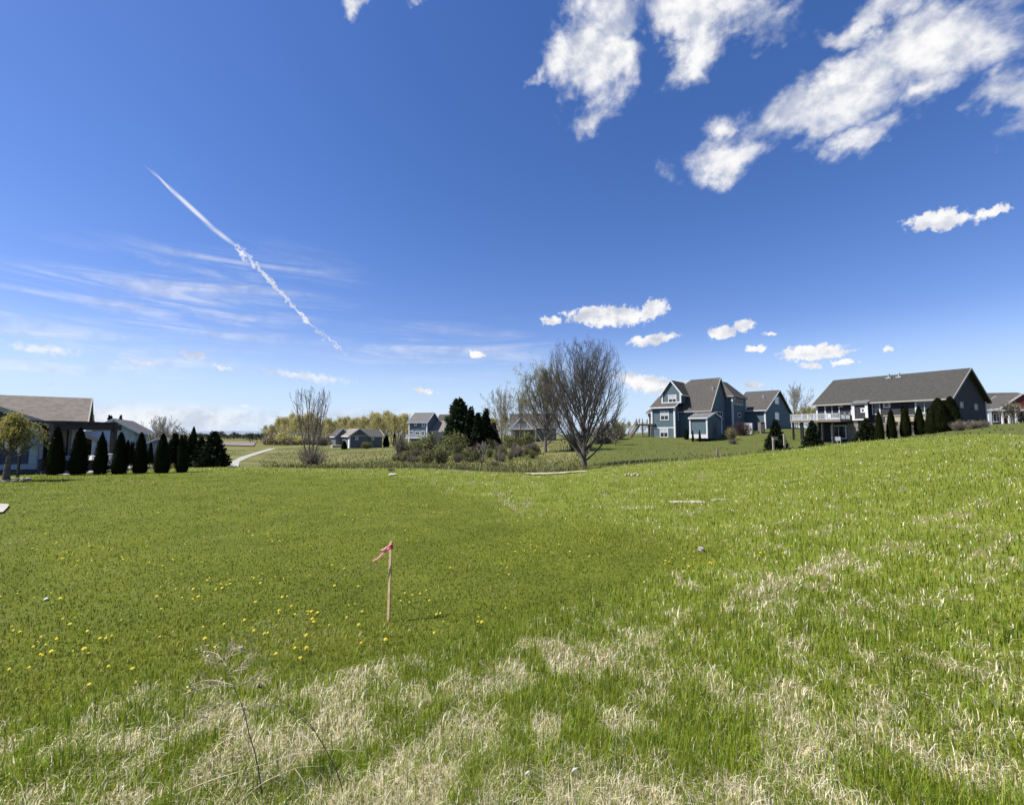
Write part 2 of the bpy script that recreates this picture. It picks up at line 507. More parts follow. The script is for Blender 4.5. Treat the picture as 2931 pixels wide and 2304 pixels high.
# ------------------------------------------------------------------ terrain
# ground seen at photo pixels, each with the depth its surroundings suggest
CTRL = [(0, 2304, 2.27), (1465, 2304, 2.07), (2931, 2304, 1.95), (1110, 1782, 5.2), (0, 1782, 5.3), (0, 2050, 3.3),
        (1465, 2050, 2.95), (2931, 2050, 2.6), (1800, 1782, 4.75), (2200, 1700, 5.0), (2931, 1700, 4.2), (2931, 1500, 6.1),
        (2931, 1380, 8.3), (2931, 1300, 13.5), (2931, 1246, 26), (2700, 1246, 42), (2560, 1254, 41), (2400, 1270, 38),
        (2250, 1289, 35), (2150, 1299, 34), (2000, 1315, 33), (1850, 1328, 31), (1700, 1344, 30), (1450, 1352, 27.5), (1200, 1345, 28),
        (900, 1340, 29), (700, 1337, 30), (400, 1345, 27), (0, 1352, 25.5), (-300, 1355, 24), (1110, 1500, 11.1), (400, 1500, 11.1),
        (0, 1500, 11.1), (700, 1400, 18), (1300, 1400, 18), (1800, 1500, 10.5), (1800, 1400, 17.4), (2200, 1500, 8.8),
        (2200, 1400, 13.8), (2500, 1350, 14.6), (2200, 1340, 21), (900, 1336, 54), (700, 1312, 70), (725, 1288, 98),
        (1000, 1301, 85), (1000, 1281, 112), (1150, 1277, 142), (1300, 1312, 62), (1300, 1278, 95), (1100, 1326, 55),
        (1400, 1331, 48), (660, 1336, 50), (560, 1333, 40), (600, 1272, 160), (850, 1270, 175), (300, 1264, 250), (1000, 1264, 260),
        (1665, 1338, 45), (1700, 1295, 64), (1750, 1258, 90), (1560, 1291, 70), (1500, 1266, 105), (2000, 1300, 56),
        (2000, 1268, 76), (1900, 1252, 87), (2100, 1238, 92), (2200, 1228, 92), (2300, 1283, 58), (2420, 1262, 78),
        (2760, 1222, 60), (2880, 1217, 75), (2700, 1238, 50), (2300, 1225, 110), (3300, 1240, 22), (3300, 1400, 6.5), (3300, 1215, 80)]
_pts = np.array([P(*c) for c in CTRL])
_pts = np.vstack((_pts, [(0, 0.9, 0.62), (-0.9, 0.3, 0.55), (0.9, 0.3, 0.7), (-80, 420, -3.5), (60, 450, -2.5), (300, 420, -1.0), (-350, 300, -4.0)]))


def _lp(x, y):
    r = np.hypot(x, y)
    th = np.arctan2(x, y)
    return np.column_stack((np.clip(th, -1.0, 1.0) * 2.2, np.log(np.clip(r, 0.9, 450.0))))


def _U(r2):
    return 0.5 * r2 * np.log(np.maximum(r2, 1e-12))


_q = _lp(_pts[:, 0], _pts[:, 1])
_n = len(_q)
_K = _U(((_q[:, None] - _q[None]) ** 2).sum(-1)) + np.eye(_n) * 0.002
_A = np.zeros((_n + 3, _n + 3))
_A[:_n, :_n] = _K; _A[:_n, _n] = 1; _A[:_n, _n + 1:] = _q; _A[_n:, :_n] = _A[:_n, _n:].T
_W = np.linalg.solve(_A, np.concatenate((_pts[:, 2], np.zeros(3))))


def sstep(x, a, b):
    t = np.clip((x - a) / (b - a), 0, 1)
    return t * t * (3 - 2 * t)


def gz(x, y):
    """ground height"""
    x = np.atleast_1d(np.asarray(x, float)); y = np.atleast_1d(np.asarray(y, float))
    out = np.empty(len(x))
    for i in range(0, len(x), 20000):
        xs, ys = x[i:i + 20000], y[i:i + 20000]
        q = _lp(xs, ys)
        z = _U(((q[:, None] - _q[None]) ** 2).sum(-1)) @ _W[:_n] + _W[_n] + q @ _W[_n + 1:]
        r = np.hypot(xs, ys); th = np.abs(np.arctan2(xs, ys))
        far = sstep(r, 380, 900)
        z = z * (1 - far) + (-4.0) * far
        back = sstep(th, 1.15, 2.6) * sstep(r, 1.0, 8.0)
        z = z * (1 - back) + 1.0 * back
        amp = np.clip(r * 0.006, 0.004, 0.10)
        z += amp * (np.sin(xs * 1.7 / np.maximum(1, r * .12) + 1.3) * np.sin(ys * 1.3 / np.maximum(1, r * .12)) * .6)
        out[i:i + 20000] = z
    return out


def g1(x, y):
    return float(gz([x], [y])[0])


def G(u, v, y0=1.0, y1=420.0):
    """where the viewing ray of a pixel meets the ground"""
    a, b = ray(u, v)
    Y = np.exp(np.linspace(math.log(y0), math.log(y1), 1500))
    d = EYE + b * Y - gz(a * Y, Y)
    i = int(np.argmax(d <= 0)) if (d <= 0).any() else len(Y) - 1
    if i == 0: i = 1
    t = d[i - 1] / (d[i - 1] - d[i]) if d[i] <= 0 else 1.0
    y = Y[i - 1] + (Y[i] - Y[i - 1]) * t
    return np.array((a * y, y, g1(a * y, y)))


def at(u, Y, v=1290.0):
    """point on the ground in the direction of pixel column u at depth Y"""
    a, _ = ray(u, v)
    return np.array((a * Y, Y, g1(a * Y, Y)))


def zpx(v, y):
    """height that appears at pixel row v at depth y"""
    return EYE + ray(W0 / 2, v)[1] * y


# zones of the grass
def inpoly(px, py, poly):
    c = np.zeros(len(px), bool)
    n = len(poly)
    for i in range(n):
        x1, y1 = poly[i]; x2, y2 = poly[(i + 1) % n]
        if y1 == y2: continue
        k = (y1 > py) != (y2 > py)
        c ^= k & (px < (x2 - x1) * (py - y1) / (y2 - y1) + x1)
    return c


def pdist(px, py, line):
    best = np.full(len(px), 1e9)
    for (x1, y1), (x2, y2) in zip(line[:-1], line[1:]):
        vx, vy = x2 - x1, y2 - y1
        t = np.clip(((px - x1) * vx + (py - y1) * vy) / (vx * vx + vy * vy + 1e-9), 0, 1)
        best = np.minimum(best, np.hypot(px - x1 - t * vx, py - y1 - t * vy))
    return best


def vnoise(x, y, seed=0):
    """smooth value noise, 0..1"""
    xi, yi = np.floor(x).astype(np.int64), np.floor(y).astype(np.int64)
    xf, yf = x - xi, y - yi
    xf, yf = xf * xf * (3 - 2 * xf), yf * yf * (3 - 2 * yf)

    def h(a, b):
        n = (a * 374761393 + b * 668265263 + seed * 1442695041) & 0xffffffff
        n = ((n ^ (n >> 13)) * 1274126177) & 0xffffffff
        return ((n ^ (n >> 16)) & 0xffff) / 65535.0
    return (h(xi, yi) * (1 - xf) + h(xi + 1, yi) * xf) * (1 - yf) + (h(xi, yi + 1) * (1 - xf) + h(xi + 1, yi + 1) * xf) * yf


def fbm(x, y, seed=0, o=4):
    s, a, t = 0, 0.5, 0
    for k in range(o):
        s = s + a * vnoise(x * 2 ** k, y * 2 ** k, seed + k * 17); t += a; a *= 0.55
    return s / t


NEAR_EDGE = [(-400, 2150), (0, 2085), (150, 2040), (330, 1975), (560, 1955), (900, 1935), (1150, 1885), (1400, 1812), (1650, 1730),
             (1850, 1660), (2020, 1612), (2120, 1575)]
FAR_EDGE = [(2060, 1542), (1900, 1525), (1700, 1500), (1500, 1470), (1350, 1430), (1230, 1395), (1150, 1370), (1000, 1356), (640, 1348), (-300, 1358)]
NEAR_W = [tuple(G(*p)[:2]) for p in NEAR_EDGE]
FAR_W = [tuple(G(*p)[:2]) for p in FAR_EDGE]
MOWN = NEAR_W + FAR_W + [(-60, 20), (-60, 2.0)]
STREAK = [tuple(G(*p)[:2]) for p in [(2150, 1690), (2280, 1645), (2420, 1600), (2560, 1575)]]
PATHLINE = [tuple(G(*p)[:2]) for p in [(661, 1338), (674, 1322), (703, 1308), (740, 1296), (784, 1283)]]


CREST = sorted((math.atan2(p[0], p[1]), math.hypot(p[0], p[1])) for p in [P(*c) for c in CTRL[14:30]])


def hollow(x, y):
    """1 beyond the brow of the near field and lawn"""
    rc = np.interp(np.arctan2(x, y), [c[0] for c in CREST], [c[1] for c in CREST])
    return sstep(np.hypot(x, y) / rc, 0.99, 1.06)


def zones(x, y):
    wob = (fbm(x * 0.9, y * 0.9, 3) - 0.5) * np.clip(0.12 * np.hypot(x, y), 0.3, 2.0)
    r = np.hypot(x, y)
    ins = inpoly(x + wob, y + wob * 0.7, MOWN)
    de_ = np.minimum(pdist(x + wob, y + wob * .7, NEAR_W) / (0.035 * r + .05), pdist(x + wob, y + wob * .7, FAR_W) / (0.10 * r))
    m_ = 0.5 + np.where(ins, 0.5, -0.5) * np.clip(de_, 0, 1)
    clump = 0.72 * fbm(x * 5.0, y * 3.2, 11, 4) + 0.28 * fbm(x * 0.7, y * 0.6, 13, 4)
    clump = np.clip(0.5 + (clump - 0.5) * 1.35, 0, 1)
    lr = np.clip((x / np.maximum(y, 0.5) + 1.1) / 2.2, 0, 1)          # 0 left .. 1 right
    base = 0.47 - 0.12 * lr
    base = base * (1 - sstep(r, 2.6, 5.5) * 0.60)
    de = pdist(x, y, NEAR_W)
    fringe = np.exp(-(de / (0.12 * r + .05)) ** 2) * sstep(x / np.maximum(y, .5), -0.35, 0.0)
    base = base * (1 - 0.75 * fringe) + 0.20 * np.exp(-((de - 0.26 * r) / (0.13 * r)) ** 2) * sstep(x / np.maximum(y, .5), -0.4, 0.1) * sstep(r, 8.5, 5.0) * (1 - m_)
    base = base + 0.42 * np.exp(-(pdist(x, y, STREAK) / 0.20) ** 2)
    straw = np.clip(base + (clump - 0.5) * 2.1, 0.09, 0.70)
    straw_m = np.clip(0.05 + (fbm(x * 0.8, y * 0.8, 31) - 0.56) * 1.0, 0.02, 0.45)
    straw = np.where(m_ > 0.5, straw_m, straw)
    return m_, straw, clump


# the ground sheet: rings round the camera, finer where one looks
th_v = np.radians(np.concatenate((np.linspace(-180, -62, 30)[:-1], np.linspace(-62, 62, 380), np.linspace(62, 180, 30)[1:-1])))
rr = np.exp(np.linspace(math.log(0.45), math.log(7000), 250))
TH, RR = np.meshgrid(th_v, rr)
gx, gy = (RR * np.sin(TH)).ravel(), (RR * np.cos(TH)).ravel()
gzv = gz(gx, gy)
nt, nr = len(th_v), len(rr)
i_, j_ = np.meshgrid(np.arange(nr - 1), np.arange(nt), indexing='ij')
jn = (j_ + 1) % nt
quads = np.stack((i_ * nt + j_, i_ * nt + jn, (i_ + 1) * nt + jn, (i_ + 1) * nt + j_), -1).reshape(-1, 4)
cv_ = len(gx)
gV = np.vstack((np.column_stack((gx, gy, gzv)), [(0, 0, 0.6)]))
cap = np.array([(cv_, (j + 1) % nt, j) for j in range(nt)])
zm, zs, zc = zones(gx, gy)
gcol = np.zeros((len(gV), 3)); gcol[:-1, 0] = zm; gcol[:-1, 1] = zs; gcol[:-1, 2] = hollow(gx, gy)

gm = bpy.data.materials.new('meadow_ground')
gm.use_nodes = True
t = NT(gm.node_tree)
att = t.n('ShaderNodeSeparateColor', {0: t.n('ShaderNodeAttribute', attribute_name='Col').outputs[0]})
mow, strw = att.outputs[0], att.outputs[1]
pos = t.n('ShaderNodeNewGeometry').outputs['Position']
flat = t.n('ShaderNodeVectorMath', {0: pos, 1: (1, 1, 0)}, operation='MULTIPLY').outputs[0]
dist = t.n('ShaderNodeVectorMath', {0: flat}, operation='LENGTH').outputs['Value']
nb = t.noise(flat, 0.09, 5.0, 0.6)
nm = t.noise(flat, 0.8, 5.0, 0.65)
nf = t.noise(flat, 9.0, 6.0, 0.7)
c_m = t.mix(t.smooth(nm, 0.3, 0.7), (0.080, 0.100, 0.012), (0.120, 0.140, 0.018))
c_f = t.mix(t.smooth(nm, 0.3, 0.7), (0.105, 0.130, 0.015), (0.150, 0.178, 0.024))
green = t.mix(mow, c_f, c_m)
dry = t.mix(nf, (0.10, 0.085, 0.04), (0.26, 0.22, 0.12))
sf = t.smooth(t.m('ADD', strw, t.m('MULTIPLY_ADD', nf, 0.9, -0.45)), 0.35, 0.75)
near = t.mix(t.m('MULTIPLY', sf, 0.75), green, dry)
near = t.mix(t.smooth(nf, 0.45, 0.75, 0.0, 0.22), near, (0.035, 0.042, 0.014))
# rough grass of the hollow and the slopes behind: duller, tawny patches
c_h = t.mix(t.smooth(nb, 0.36, 0.64), (0.085, 0.098, 0.026), (0.170, 0.160, 0.060))
c_h = t.mix(t.smooth(nm, 0.52, 0.75, 0.0, 0.6), c_h, (0.085, 0.065, 0.035))
c_h = t.mix(t.smooth(nf, 0.40, 0.8, 0.0, 0.45), c_h, (0.19, 0.185, 0.075))
tx = t.n('ShaderNodeSeparateXYZ', {0: flat})
bank_f = t.smooth(t.m('SUBTRACT', t.m('ADD', tx.outputs[0], t.m('MULTIPLY', nm, 3.0)), t.m('MULTIPLY_ADD', tx.outputs[1], 0.10, 2.0)), 0.0, 5.0)
bank_c = t.mix(t.smooth(nm, 0.3, 0.7), (0.066, 0.082, 0.018), (0.098, 0.112, 0.028))
bank_c = t.mix(t.smooth(nb, 0.45, 0.7, 0.0, 0.5), bank_c, (0.115, 0.112, 0.040))
c_h = t.mix(bank_f, c_h, bank_c)
col_ = t.mix(att.outputs[2], near, c_h)
bs = t.n('ShaderNodeBsdfPrincipled', {'Base Color': col_, 'Roughness': 0.95, 'Specular IOR Level': 0.08})
bn = t.n('ShaderNodeBump', {'Height': t.m('ADD', nf, t.m('MULTIPLY', nm, 2.0)), 'Strength': 0.55, 'Distance': 0.06})
t.put(bs.inputs['Normal'], bn.outputs[0])
t.n('ShaderNodeOutputMaterial', {'Surface': bs.outputs[0]})
ground = link('ground', npmesh('ground', gV, [quads, cap], gm, gcol, smooth=True))
ground['kind'] = 'structure'
ground['label'] = 'rolling grassy ground rising to the right, with a hollow beyond the lawn'


# ------------------------------------------------------------------ grass blades (real geometry, thinned with distance)
def blades(n, r0, r1, power, keep, hfun, cfun, seed, lean=0.5, wmul=1.0):
    g = np.random.default_rng(seed)
    # density over ln r falls with r**power
    s = g.random(n)
    if abs(power) < 1e-6:
        r = r0 * (r1 / r0) ** s
    else:
        r = (r0 ** -power + s * (r1 ** -power - r0 ** -power)) ** (-1 / power)
    side = g.random(n) < 0.27                       # the ground goes on to either side of the picture
    r = np.where(side, np.maximum(0.35, r - 0.8), r)
    th = np.radians(np.where(side, np.where(g.random(n) < .5, -1, 1) * g.uniform(56, 86, n), g.uniform(-56, 56, n)))
    x, y = r * np.sin(th), r * np.cos(th)
    m_, st, cl = zones(x, y)
    k = keep(g.random(n), x, y, r, m_, st, cl)
    x, y, r, m_, st, cl = (q[k] for q in (x, y, r, m_, st, cl))
    n = len(x)
    z = gz(x, y) - 0.01
    PATCH_XY['v'] = np.clip(0.5 + (0.6 * fbm(x * 0.55, y * 0.45, 41, 5) + 0.4 * fbm(x * 2.2, y * 1.8, 43, 4) - 0.5) * 2.6, 0, 1)
    h = hfun(g, r, m_, st, n)
    px = r / 455.0
    wd = np.clip(px * (0.62 - 0.16 * sstep(r, 5, 14)), 0.0022, 0.05) * g.uniform(0.6, 1.4, n) * wmul
    a = g.uniform(0, 2 * np.pi, n)
    ln = np.abs(g.normal(0, lean, n)).clip(0, 1.5)
    wx, wy = np.cos(a + np.pi / 2) * wd / 2, np.sin(a + np.pi / 2) * wd / 2
    face = g.random(n) < 0.6                       # most blades turn a broad side somewhere towards the path
    b0 = np.column_stack((x, y, z))
    off = np.column_stack((wx, wy, np.zeros(n)))
    d1 = np.column_stack((np.cos(a) * ln * 0.35 * h, np.sin(a) * ln * 0.35 * h, 0.6 * h))
    d2 = np.column_stack((np.cos(a) * ln * h, np.sin(a) * ln * h, h * (1.0 - 0.28 * ln).clip(0.25)))
    V = np.stack((b0 - off, b0 + off, b0 + d1 - off * .8, b0 + d1 + off * .8, b0 + d2), 1).reshape(-1, 3)
    i = np.arange(n)[:, None] * 5
    c = cfun(g, r, m_, st, cl, n)
    return V, i + np.array((0, 1, 3, 2)), i + np.array((2, 3, 4)), np.repeat(c, 5, 0)


PATCH_XY = {}


def PATCH(r, cl):
    return PATCH_XY['v']


def tint(g, n, c, var=0.28, hue=0.12):
    k = g.uniform(1 - var, 1 + var, (n, 1)); q = g.normal(0, hue, n)
    out = np.array(c)[None] * k
    out[:, 0] *= 1 + q
    return np.clip(out, 0.004, 0.9)


def mow_col(g, r, m_, st, cl, n):
    c = tint(g, n, (0.165, 0.212, 0.015))
    d = g.random(n) < 0.25
    c[d] = tint(g, int(d.sum()), (0.21, 0.225, 0.03))
    p_ = PATCH(r, cl)
    c = c * (0.74 + 0.55 * p_[:, None]) * np.column_stack((1 + 0.16 * (p_ - .5), np.ones(n), np.ones(n)))
    s = g.random(n) < st * 0.8
    c[s] = tint(g, int(s.sum()), (0.42, 0.36, 0.19))
    return c * (0.85 + 0.4 * (cl[:, None] - 0.3))


def field_col(g, r, m_, st, cl, n):
    c = tint(g, n, (0.205, 0.258, 0.022))
    c = c * (0.80 + 0.4 * PATCH_XY['v'][:, None])
    far = (sstep(r, 7, 16) * 0.3)[:, None]
    c = c * (1 - far) + tint(g, n, (0.235, 0.255, 0.040)) * far
    d = g.random(n) < 0.16
    c[d] = tint(g, int(d.sum()), (0.115, 0.17, 0.022))
    return c


def dry_col(g, r, m_, st, cl, n):
    c = tint(g, n, (0.78, 0.69, 0.47), 0.2, 0.05)
    d = g.random(n) < 0.30
    c[d] = tint(g, int(d.sum()), (0.50, 0.41, 0.24), 0.3, 0.05)
    d = g.random(n) < 0.2
    c[d] = tint(g, int(d.sum()), (0.88, 0.83, 0.68), 0.05, 0.03)
    return c


V, q4, q3, c = blades(400000, 2.3, 34, 0.35, lambda k, x, y, r, m_, st, cl: k < m_,
                      lambda g, r, m_, st, n: g.uniform(0.025, 0.065, n) * np.clip(0.85 + r * 0.012, 1, 1.2) * (0.75 + 0.6 * PATCH_XY['v']), mow_col, 21, 0.7)
lawn = link('lawn_grass', npmesh('lawn_grass', V, [q4, q3], MAT['blade'], c))
tag(lawn, 'short mown green lawn grass around the survey stake', 'grass', kind='stuff')
V, q4, q3, c = blades(470000, 1.15, 48, 0.5, lambda k, x, y, r, m_, st, cl: (k < 1 - m_) & (np.random.default_rng(1).random(len(x)) > st * 0.92) & (hollow(x, y) < .5),
                      lambda g, r, m_, st, n: g.uniform(0.04, 0.115, n) * (0.75 + 0.5 * g.random(n)) * (1 + 0.25 * (st < 0.2)), field_col, 22, 0.45, 0.9)
fg = link('field_grass', npmesh('field_grass', V, [q4, q3], MAT['blade'], c))
tag(fg, 'longer bright green unmown grass on the slope at the right and in front', 'grass', kind='stuff')
V, q4, q3, c = blades(540000, 1.15, 48, 0.65, lambda k, x, y, r, m_, st, cl: (k < (1 - m_) * st * 1.02) & (hollow(x, y) < .5),
                      lambda g, r, m_, st, n: g.uniform(0.025, 0.085, n) * (0.7 + 0.6 * g.random(n)), dry_col, 23, 1.1, 0.85)
dg = link('dry_grass', npmesh('dry_grass', V, [q4, q3], MAT['blade'], c))
tag(dg, 'pale matted dead straw among the unmown grass in the foreground', 'dry grass', kind='stuff')
# coarse tufts on the rough ground of the hollow and the slope behind the lawn
def tuft_keep(k, x, y, r, m_, st, cl):
    return (m_ < 0.5) & (cl > 0.42) & (hollow(x, y) > .5) & ((x < 0.10 * y + 3) | (k < .12)) & (pdist(x, y, PATHLINE) > 2.6)
V, q4, q3, c = blades(90000, 30, 115, 0.9, tuft_keep,
                      lambda g, r, m_, st, n: g.uniform(0.12, 0.38, n),
                      lambda g, r, m_, st, cl, n: np.where((g.random(n) < 0.5)[:, None], tint(g, n, (0.20, 0.185, 0.075)), tint(g, n, (0.105, 0.125, 0.032))), 24, 0.4, 1.6)
hg = link('rough_grass', npmesh('rough_grass', V, [q4, q3], MAT['blade'], c))
tag(hg, 'tawny rough grass in the hollow beyond the lawn edge', 'grass', kind='stuff')

# ------------------------------------------------------------------ paths, bare patches, far land
def strip(name, left, right, mat, lift, label, cat_kind='structure', sub=14):
    L = [G(*p) for p in left]; R = [G(*p) for p in right]
    V, F = [], []
    k = 0
    for i in range(len(L) - 1):
        for s_ in range(sub):
            t_ = s_ / sub
            a = L[i] * (1 - t_) + L[i + 1] * t_; b = R[i] * (1 - t_) + R[i + 1] * t_
            for j in range(7):
                p = a * (1 - j / 6) + b * (j / 6)
                V.append((p[0], p[1], g1(p[0], p[1]) + lift))
    rows = len(V) // 7
    for i in range(rows - 1):
        for j in range(6):
            F.append((i * 7 + j, i * 7 + j + 1, i * 7 + j + 8, i * 7 + j + 7))
    o = link(name, npmesh(name, np.array(V), [np.array(F)], mat))
    o['kind'] = cat_kind; o['label'] = label
    return o


strip('path', [(650, 1338), (662, 1322), (690, 1308), (728, 1297), (772, 1284)], [(672, 1338), (686, 1322), (716, 1308), (752, 1296), (796, 1283)],
      MAT['pathmat'], 0.06, 'pale paved cart path curving up past the dark evergreens')
strip('pavement', [(-80, 1478), (-60, 1462), (-40, 1448), (-20, 1444)], [(8, 1470), (18, 1460), (26, 1450), (20, 1446)], MAT['concrete'], 0.05,
      'corner of a pale concrete slab at the left edge of the lawn', sub=6)


def patch(name, u, v, half_m, depth_m, lift, mat, label, seed, ang=0.0):
    c = G(u, v); g = np.random.default_rng(seed); V = [(c[0], c[1], c[2] + lift)]
    n = 36
    for i in range(n):
        a = 2 * math.pi * i / n; k = 0.75 + 0.35 * g.random()
        x, y = math.cos(a) * half_m * k, math.sin(a) * depth_m * k
        x, y = x * math.cos(ang) - y * math.sin(ang), x * math.sin(ang) + y * math.cos(ang)
        V.append((c[0] + x, c[1] + y, g1(c[0] + x, c[1] + y) + lift * (0.5 + 0.5 * g.random())))
    o = link(name, npmesh(name, np.array(V), [np.array([(0, 1 + i, 1 + (i + 1) % n) for i in range(n)])], mat))
    o['kind'] = 'structure'; o['label'] = label
    return o


patch('bare_ground', 1585, 1357, 1.9, 0.5, 0.09, MAT['sand'], 'long strip of pale bare sand in front of the big bare tree', 3)
c0 = G(1995, 1437)
for i, (du, dv, lw, ld, ang) in enumerate([(1945, 1437, 0.30, 0.16, 0.1), (1998, 1437, 0.26, 0.2, -0.1), (2060, 1431, 0.28, 0.07, 0.25)]):
    c_ = G(du, dv); lw *= .8; mb = MB(); ca, sa = math.cos(ang), math.sin(ang)
    mb.box(c_[:2], np.array((ca, sa)), np.array((-sa, ca)), -lw, lw, -ld, ld, c_[2] - 0.02, c_[2] + 0.02)
    o = mb.build('flat_slab', MAT['sand'])
    tag(o, ['pale slab lying in the grass slope, left of three in a row', 'short pale slab in the middle of the three lying in the grass slope',
            'narrow pale slab lying in the grass slope, right of three in a row'][i], 'slab', 'pale slabs lying in the grass')

# far hills beyond the horizon line at the left
def hills(name, pts, Y, depth, mat, label):
    V, F = [], []
    for i, (u, v) in enumerate(pts):
        p = P(u, v, Y)
        V += [(p[0], Y, -6), (p[0], Y + depth * .45, p[2]), (p[0], Y + depth, -6)]
    for i in range(len(pts) - 1):
        b = i * 3
        F += [(b, b + 3, b + 4, b + 1), (b + 1, b + 4, b + 5, b + 2)]
    o = link(name, npmesh(name, np.array(V), [np.array(F)], mat, smooth=True))
    o['kind'] = 'structure'; o['label'] = label


hillm = pmat('haze_tinted_hills', (0.21, 0.26, 0.32), 1.0, 0.25, 0.01, coord='Object')  # pale blue of distance haze put into the hill colour
hu = list(range(-1500, 4500, 60))
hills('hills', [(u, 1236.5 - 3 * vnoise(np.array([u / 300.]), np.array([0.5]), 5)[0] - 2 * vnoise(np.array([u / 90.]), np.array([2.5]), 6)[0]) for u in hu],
      2600, 900, hillm, 'low haze-blue wooded ridge on the horizon')
# pale ploughed field beyond the path
strip('ploughed_field', [(500, 1275), (560, 1274), (640, 1276), (740, 1279)], [(500, 1268), (560, 1266), (650, 1266), (745, 1267)],
      pmat('grey_brown_soil', (0.20, 0.165, 0.14), 0.95, 0.25, 0.3), 0.25, 'grey brown field far beyond the cart path', sub=8)

# ------------------------------------------------------------------ vegetation builders
def norm(a):
    return a / np.maximum(np.linalg.norm(a, axis=-1, keepdims=True), 1e-9)


def tubes(pts, rad, S):
    """pts (B,K,3), rad (B,K) -> vertices and quads of B tapered tubes"""
    B, K, _ = pts.shape
    tan = np.gradient(pts, axis=1); tan = norm(tan)
    ref = np.where(np.abs(tan[..., 2:3]) > 0.9, np.array((1.0, 0, 0)), np.array((0, 0, 1.0)))
    x = norm(np.cross(tan, ref)); y = np.cross(tan, x)
    an = np.arange(S) * 2 * np.pi / S
    ring = pts[:, :, None] + rad[:, :, None, None] * (np.cos(an)[None, None, :, None] * x[:, :, None] + np.sin(an)[None, None, :, None] * y[:, :, None])
    V = ring.reshape(-1, 3)
    b, k, s = np.meshgrid(np.arange(B), np.arange(K - 1), np.arange(S), indexing='ij')
    base = b * K * S + k * S
    s2 = (s + 1) % S
    F = np.stack((base + s, base + s2, base + S + s2, base + S + s), -1).reshape(-1, 4)
    return V, F


class VB:
    def __init__(s): s.V, s.F, s.n = [], [], 0
    def add(s, V, F):
        s.V.append(V); s.F.append(F + s.n); s.n += len(V)
    def mesh(s, name, mat, smooth=False):
        byk = {}
        for f in s.F: byk.setdefault(f.shape[1], []).append(f)
        return npmesh(name, np.vstack(s.V), [np.vstack(f) for f in byk.values()], mat, smooth=smooth)


def grow(g, p0, d0, length, K, up, wob):
    B = len(p0)
    pts = np.empty((B, K, 3)); pts[:, 0] = p0
    d = norm(d0)
    for k in range(1, K):
        d = norm(d + np.array((0, 0, 1.0)) * up + g.normal(0, wob, (B, 3)))
        pts[:, k] = pts[:, k - 1] + d * (length / (K - 1))[:, None]
    return pts


def offshoots(g, pts, rad, n, t0, t1, a0, a1, lf, rf, lens, tl=0.55):
    """n side shoots on each branch; returns start, direction, length, radius"""
    B, K, _ = pts.shape
    t_ = (t0 + (t1 - t0) * ((np.arange(n)[None] + g.random((B, n))) / n)).clip(0, 0.999)
    f = t_ * (K - 1); i = f.astype(int); fr = (f - i)[..., None]
    bi = np.arange(B)[:, None]
    p = pts[bi, i] * (1 - fr) + pts[bi, i + 1] * fr
    tan = norm(pts[bi, i + 1] - pts[bi, i])
    r = rad[bi, i] * (1 - fr[..., 0]) + rad[bi, np.minimum(i + 1, K - 1)] * fr[..., 0]
    rnd = norm(g.normal(0, 1, (B, n, 3)))
    perp = norm(rnd - (rnd * tan).sum(-1, keepdims=True) * tan)
    a = np.radians(g.uniform(a0, a1, (B, n)))[..., None]
    d = np.cos(a) * tan + np.sin(a) * perp
    L = lens[:, None] * lf * (1 - tl * t_) * g.uniform(0.7, 1.25, (B, n))
    return p.reshape(-1, 3), d.reshape(-1, 3), L.ravel(), np.minimum(r * rf, r * 0.95).ravel()


def taper(r0, K, tip=0.35):
    return r0[:, None] * np.linspace(1, tip, K)[None]


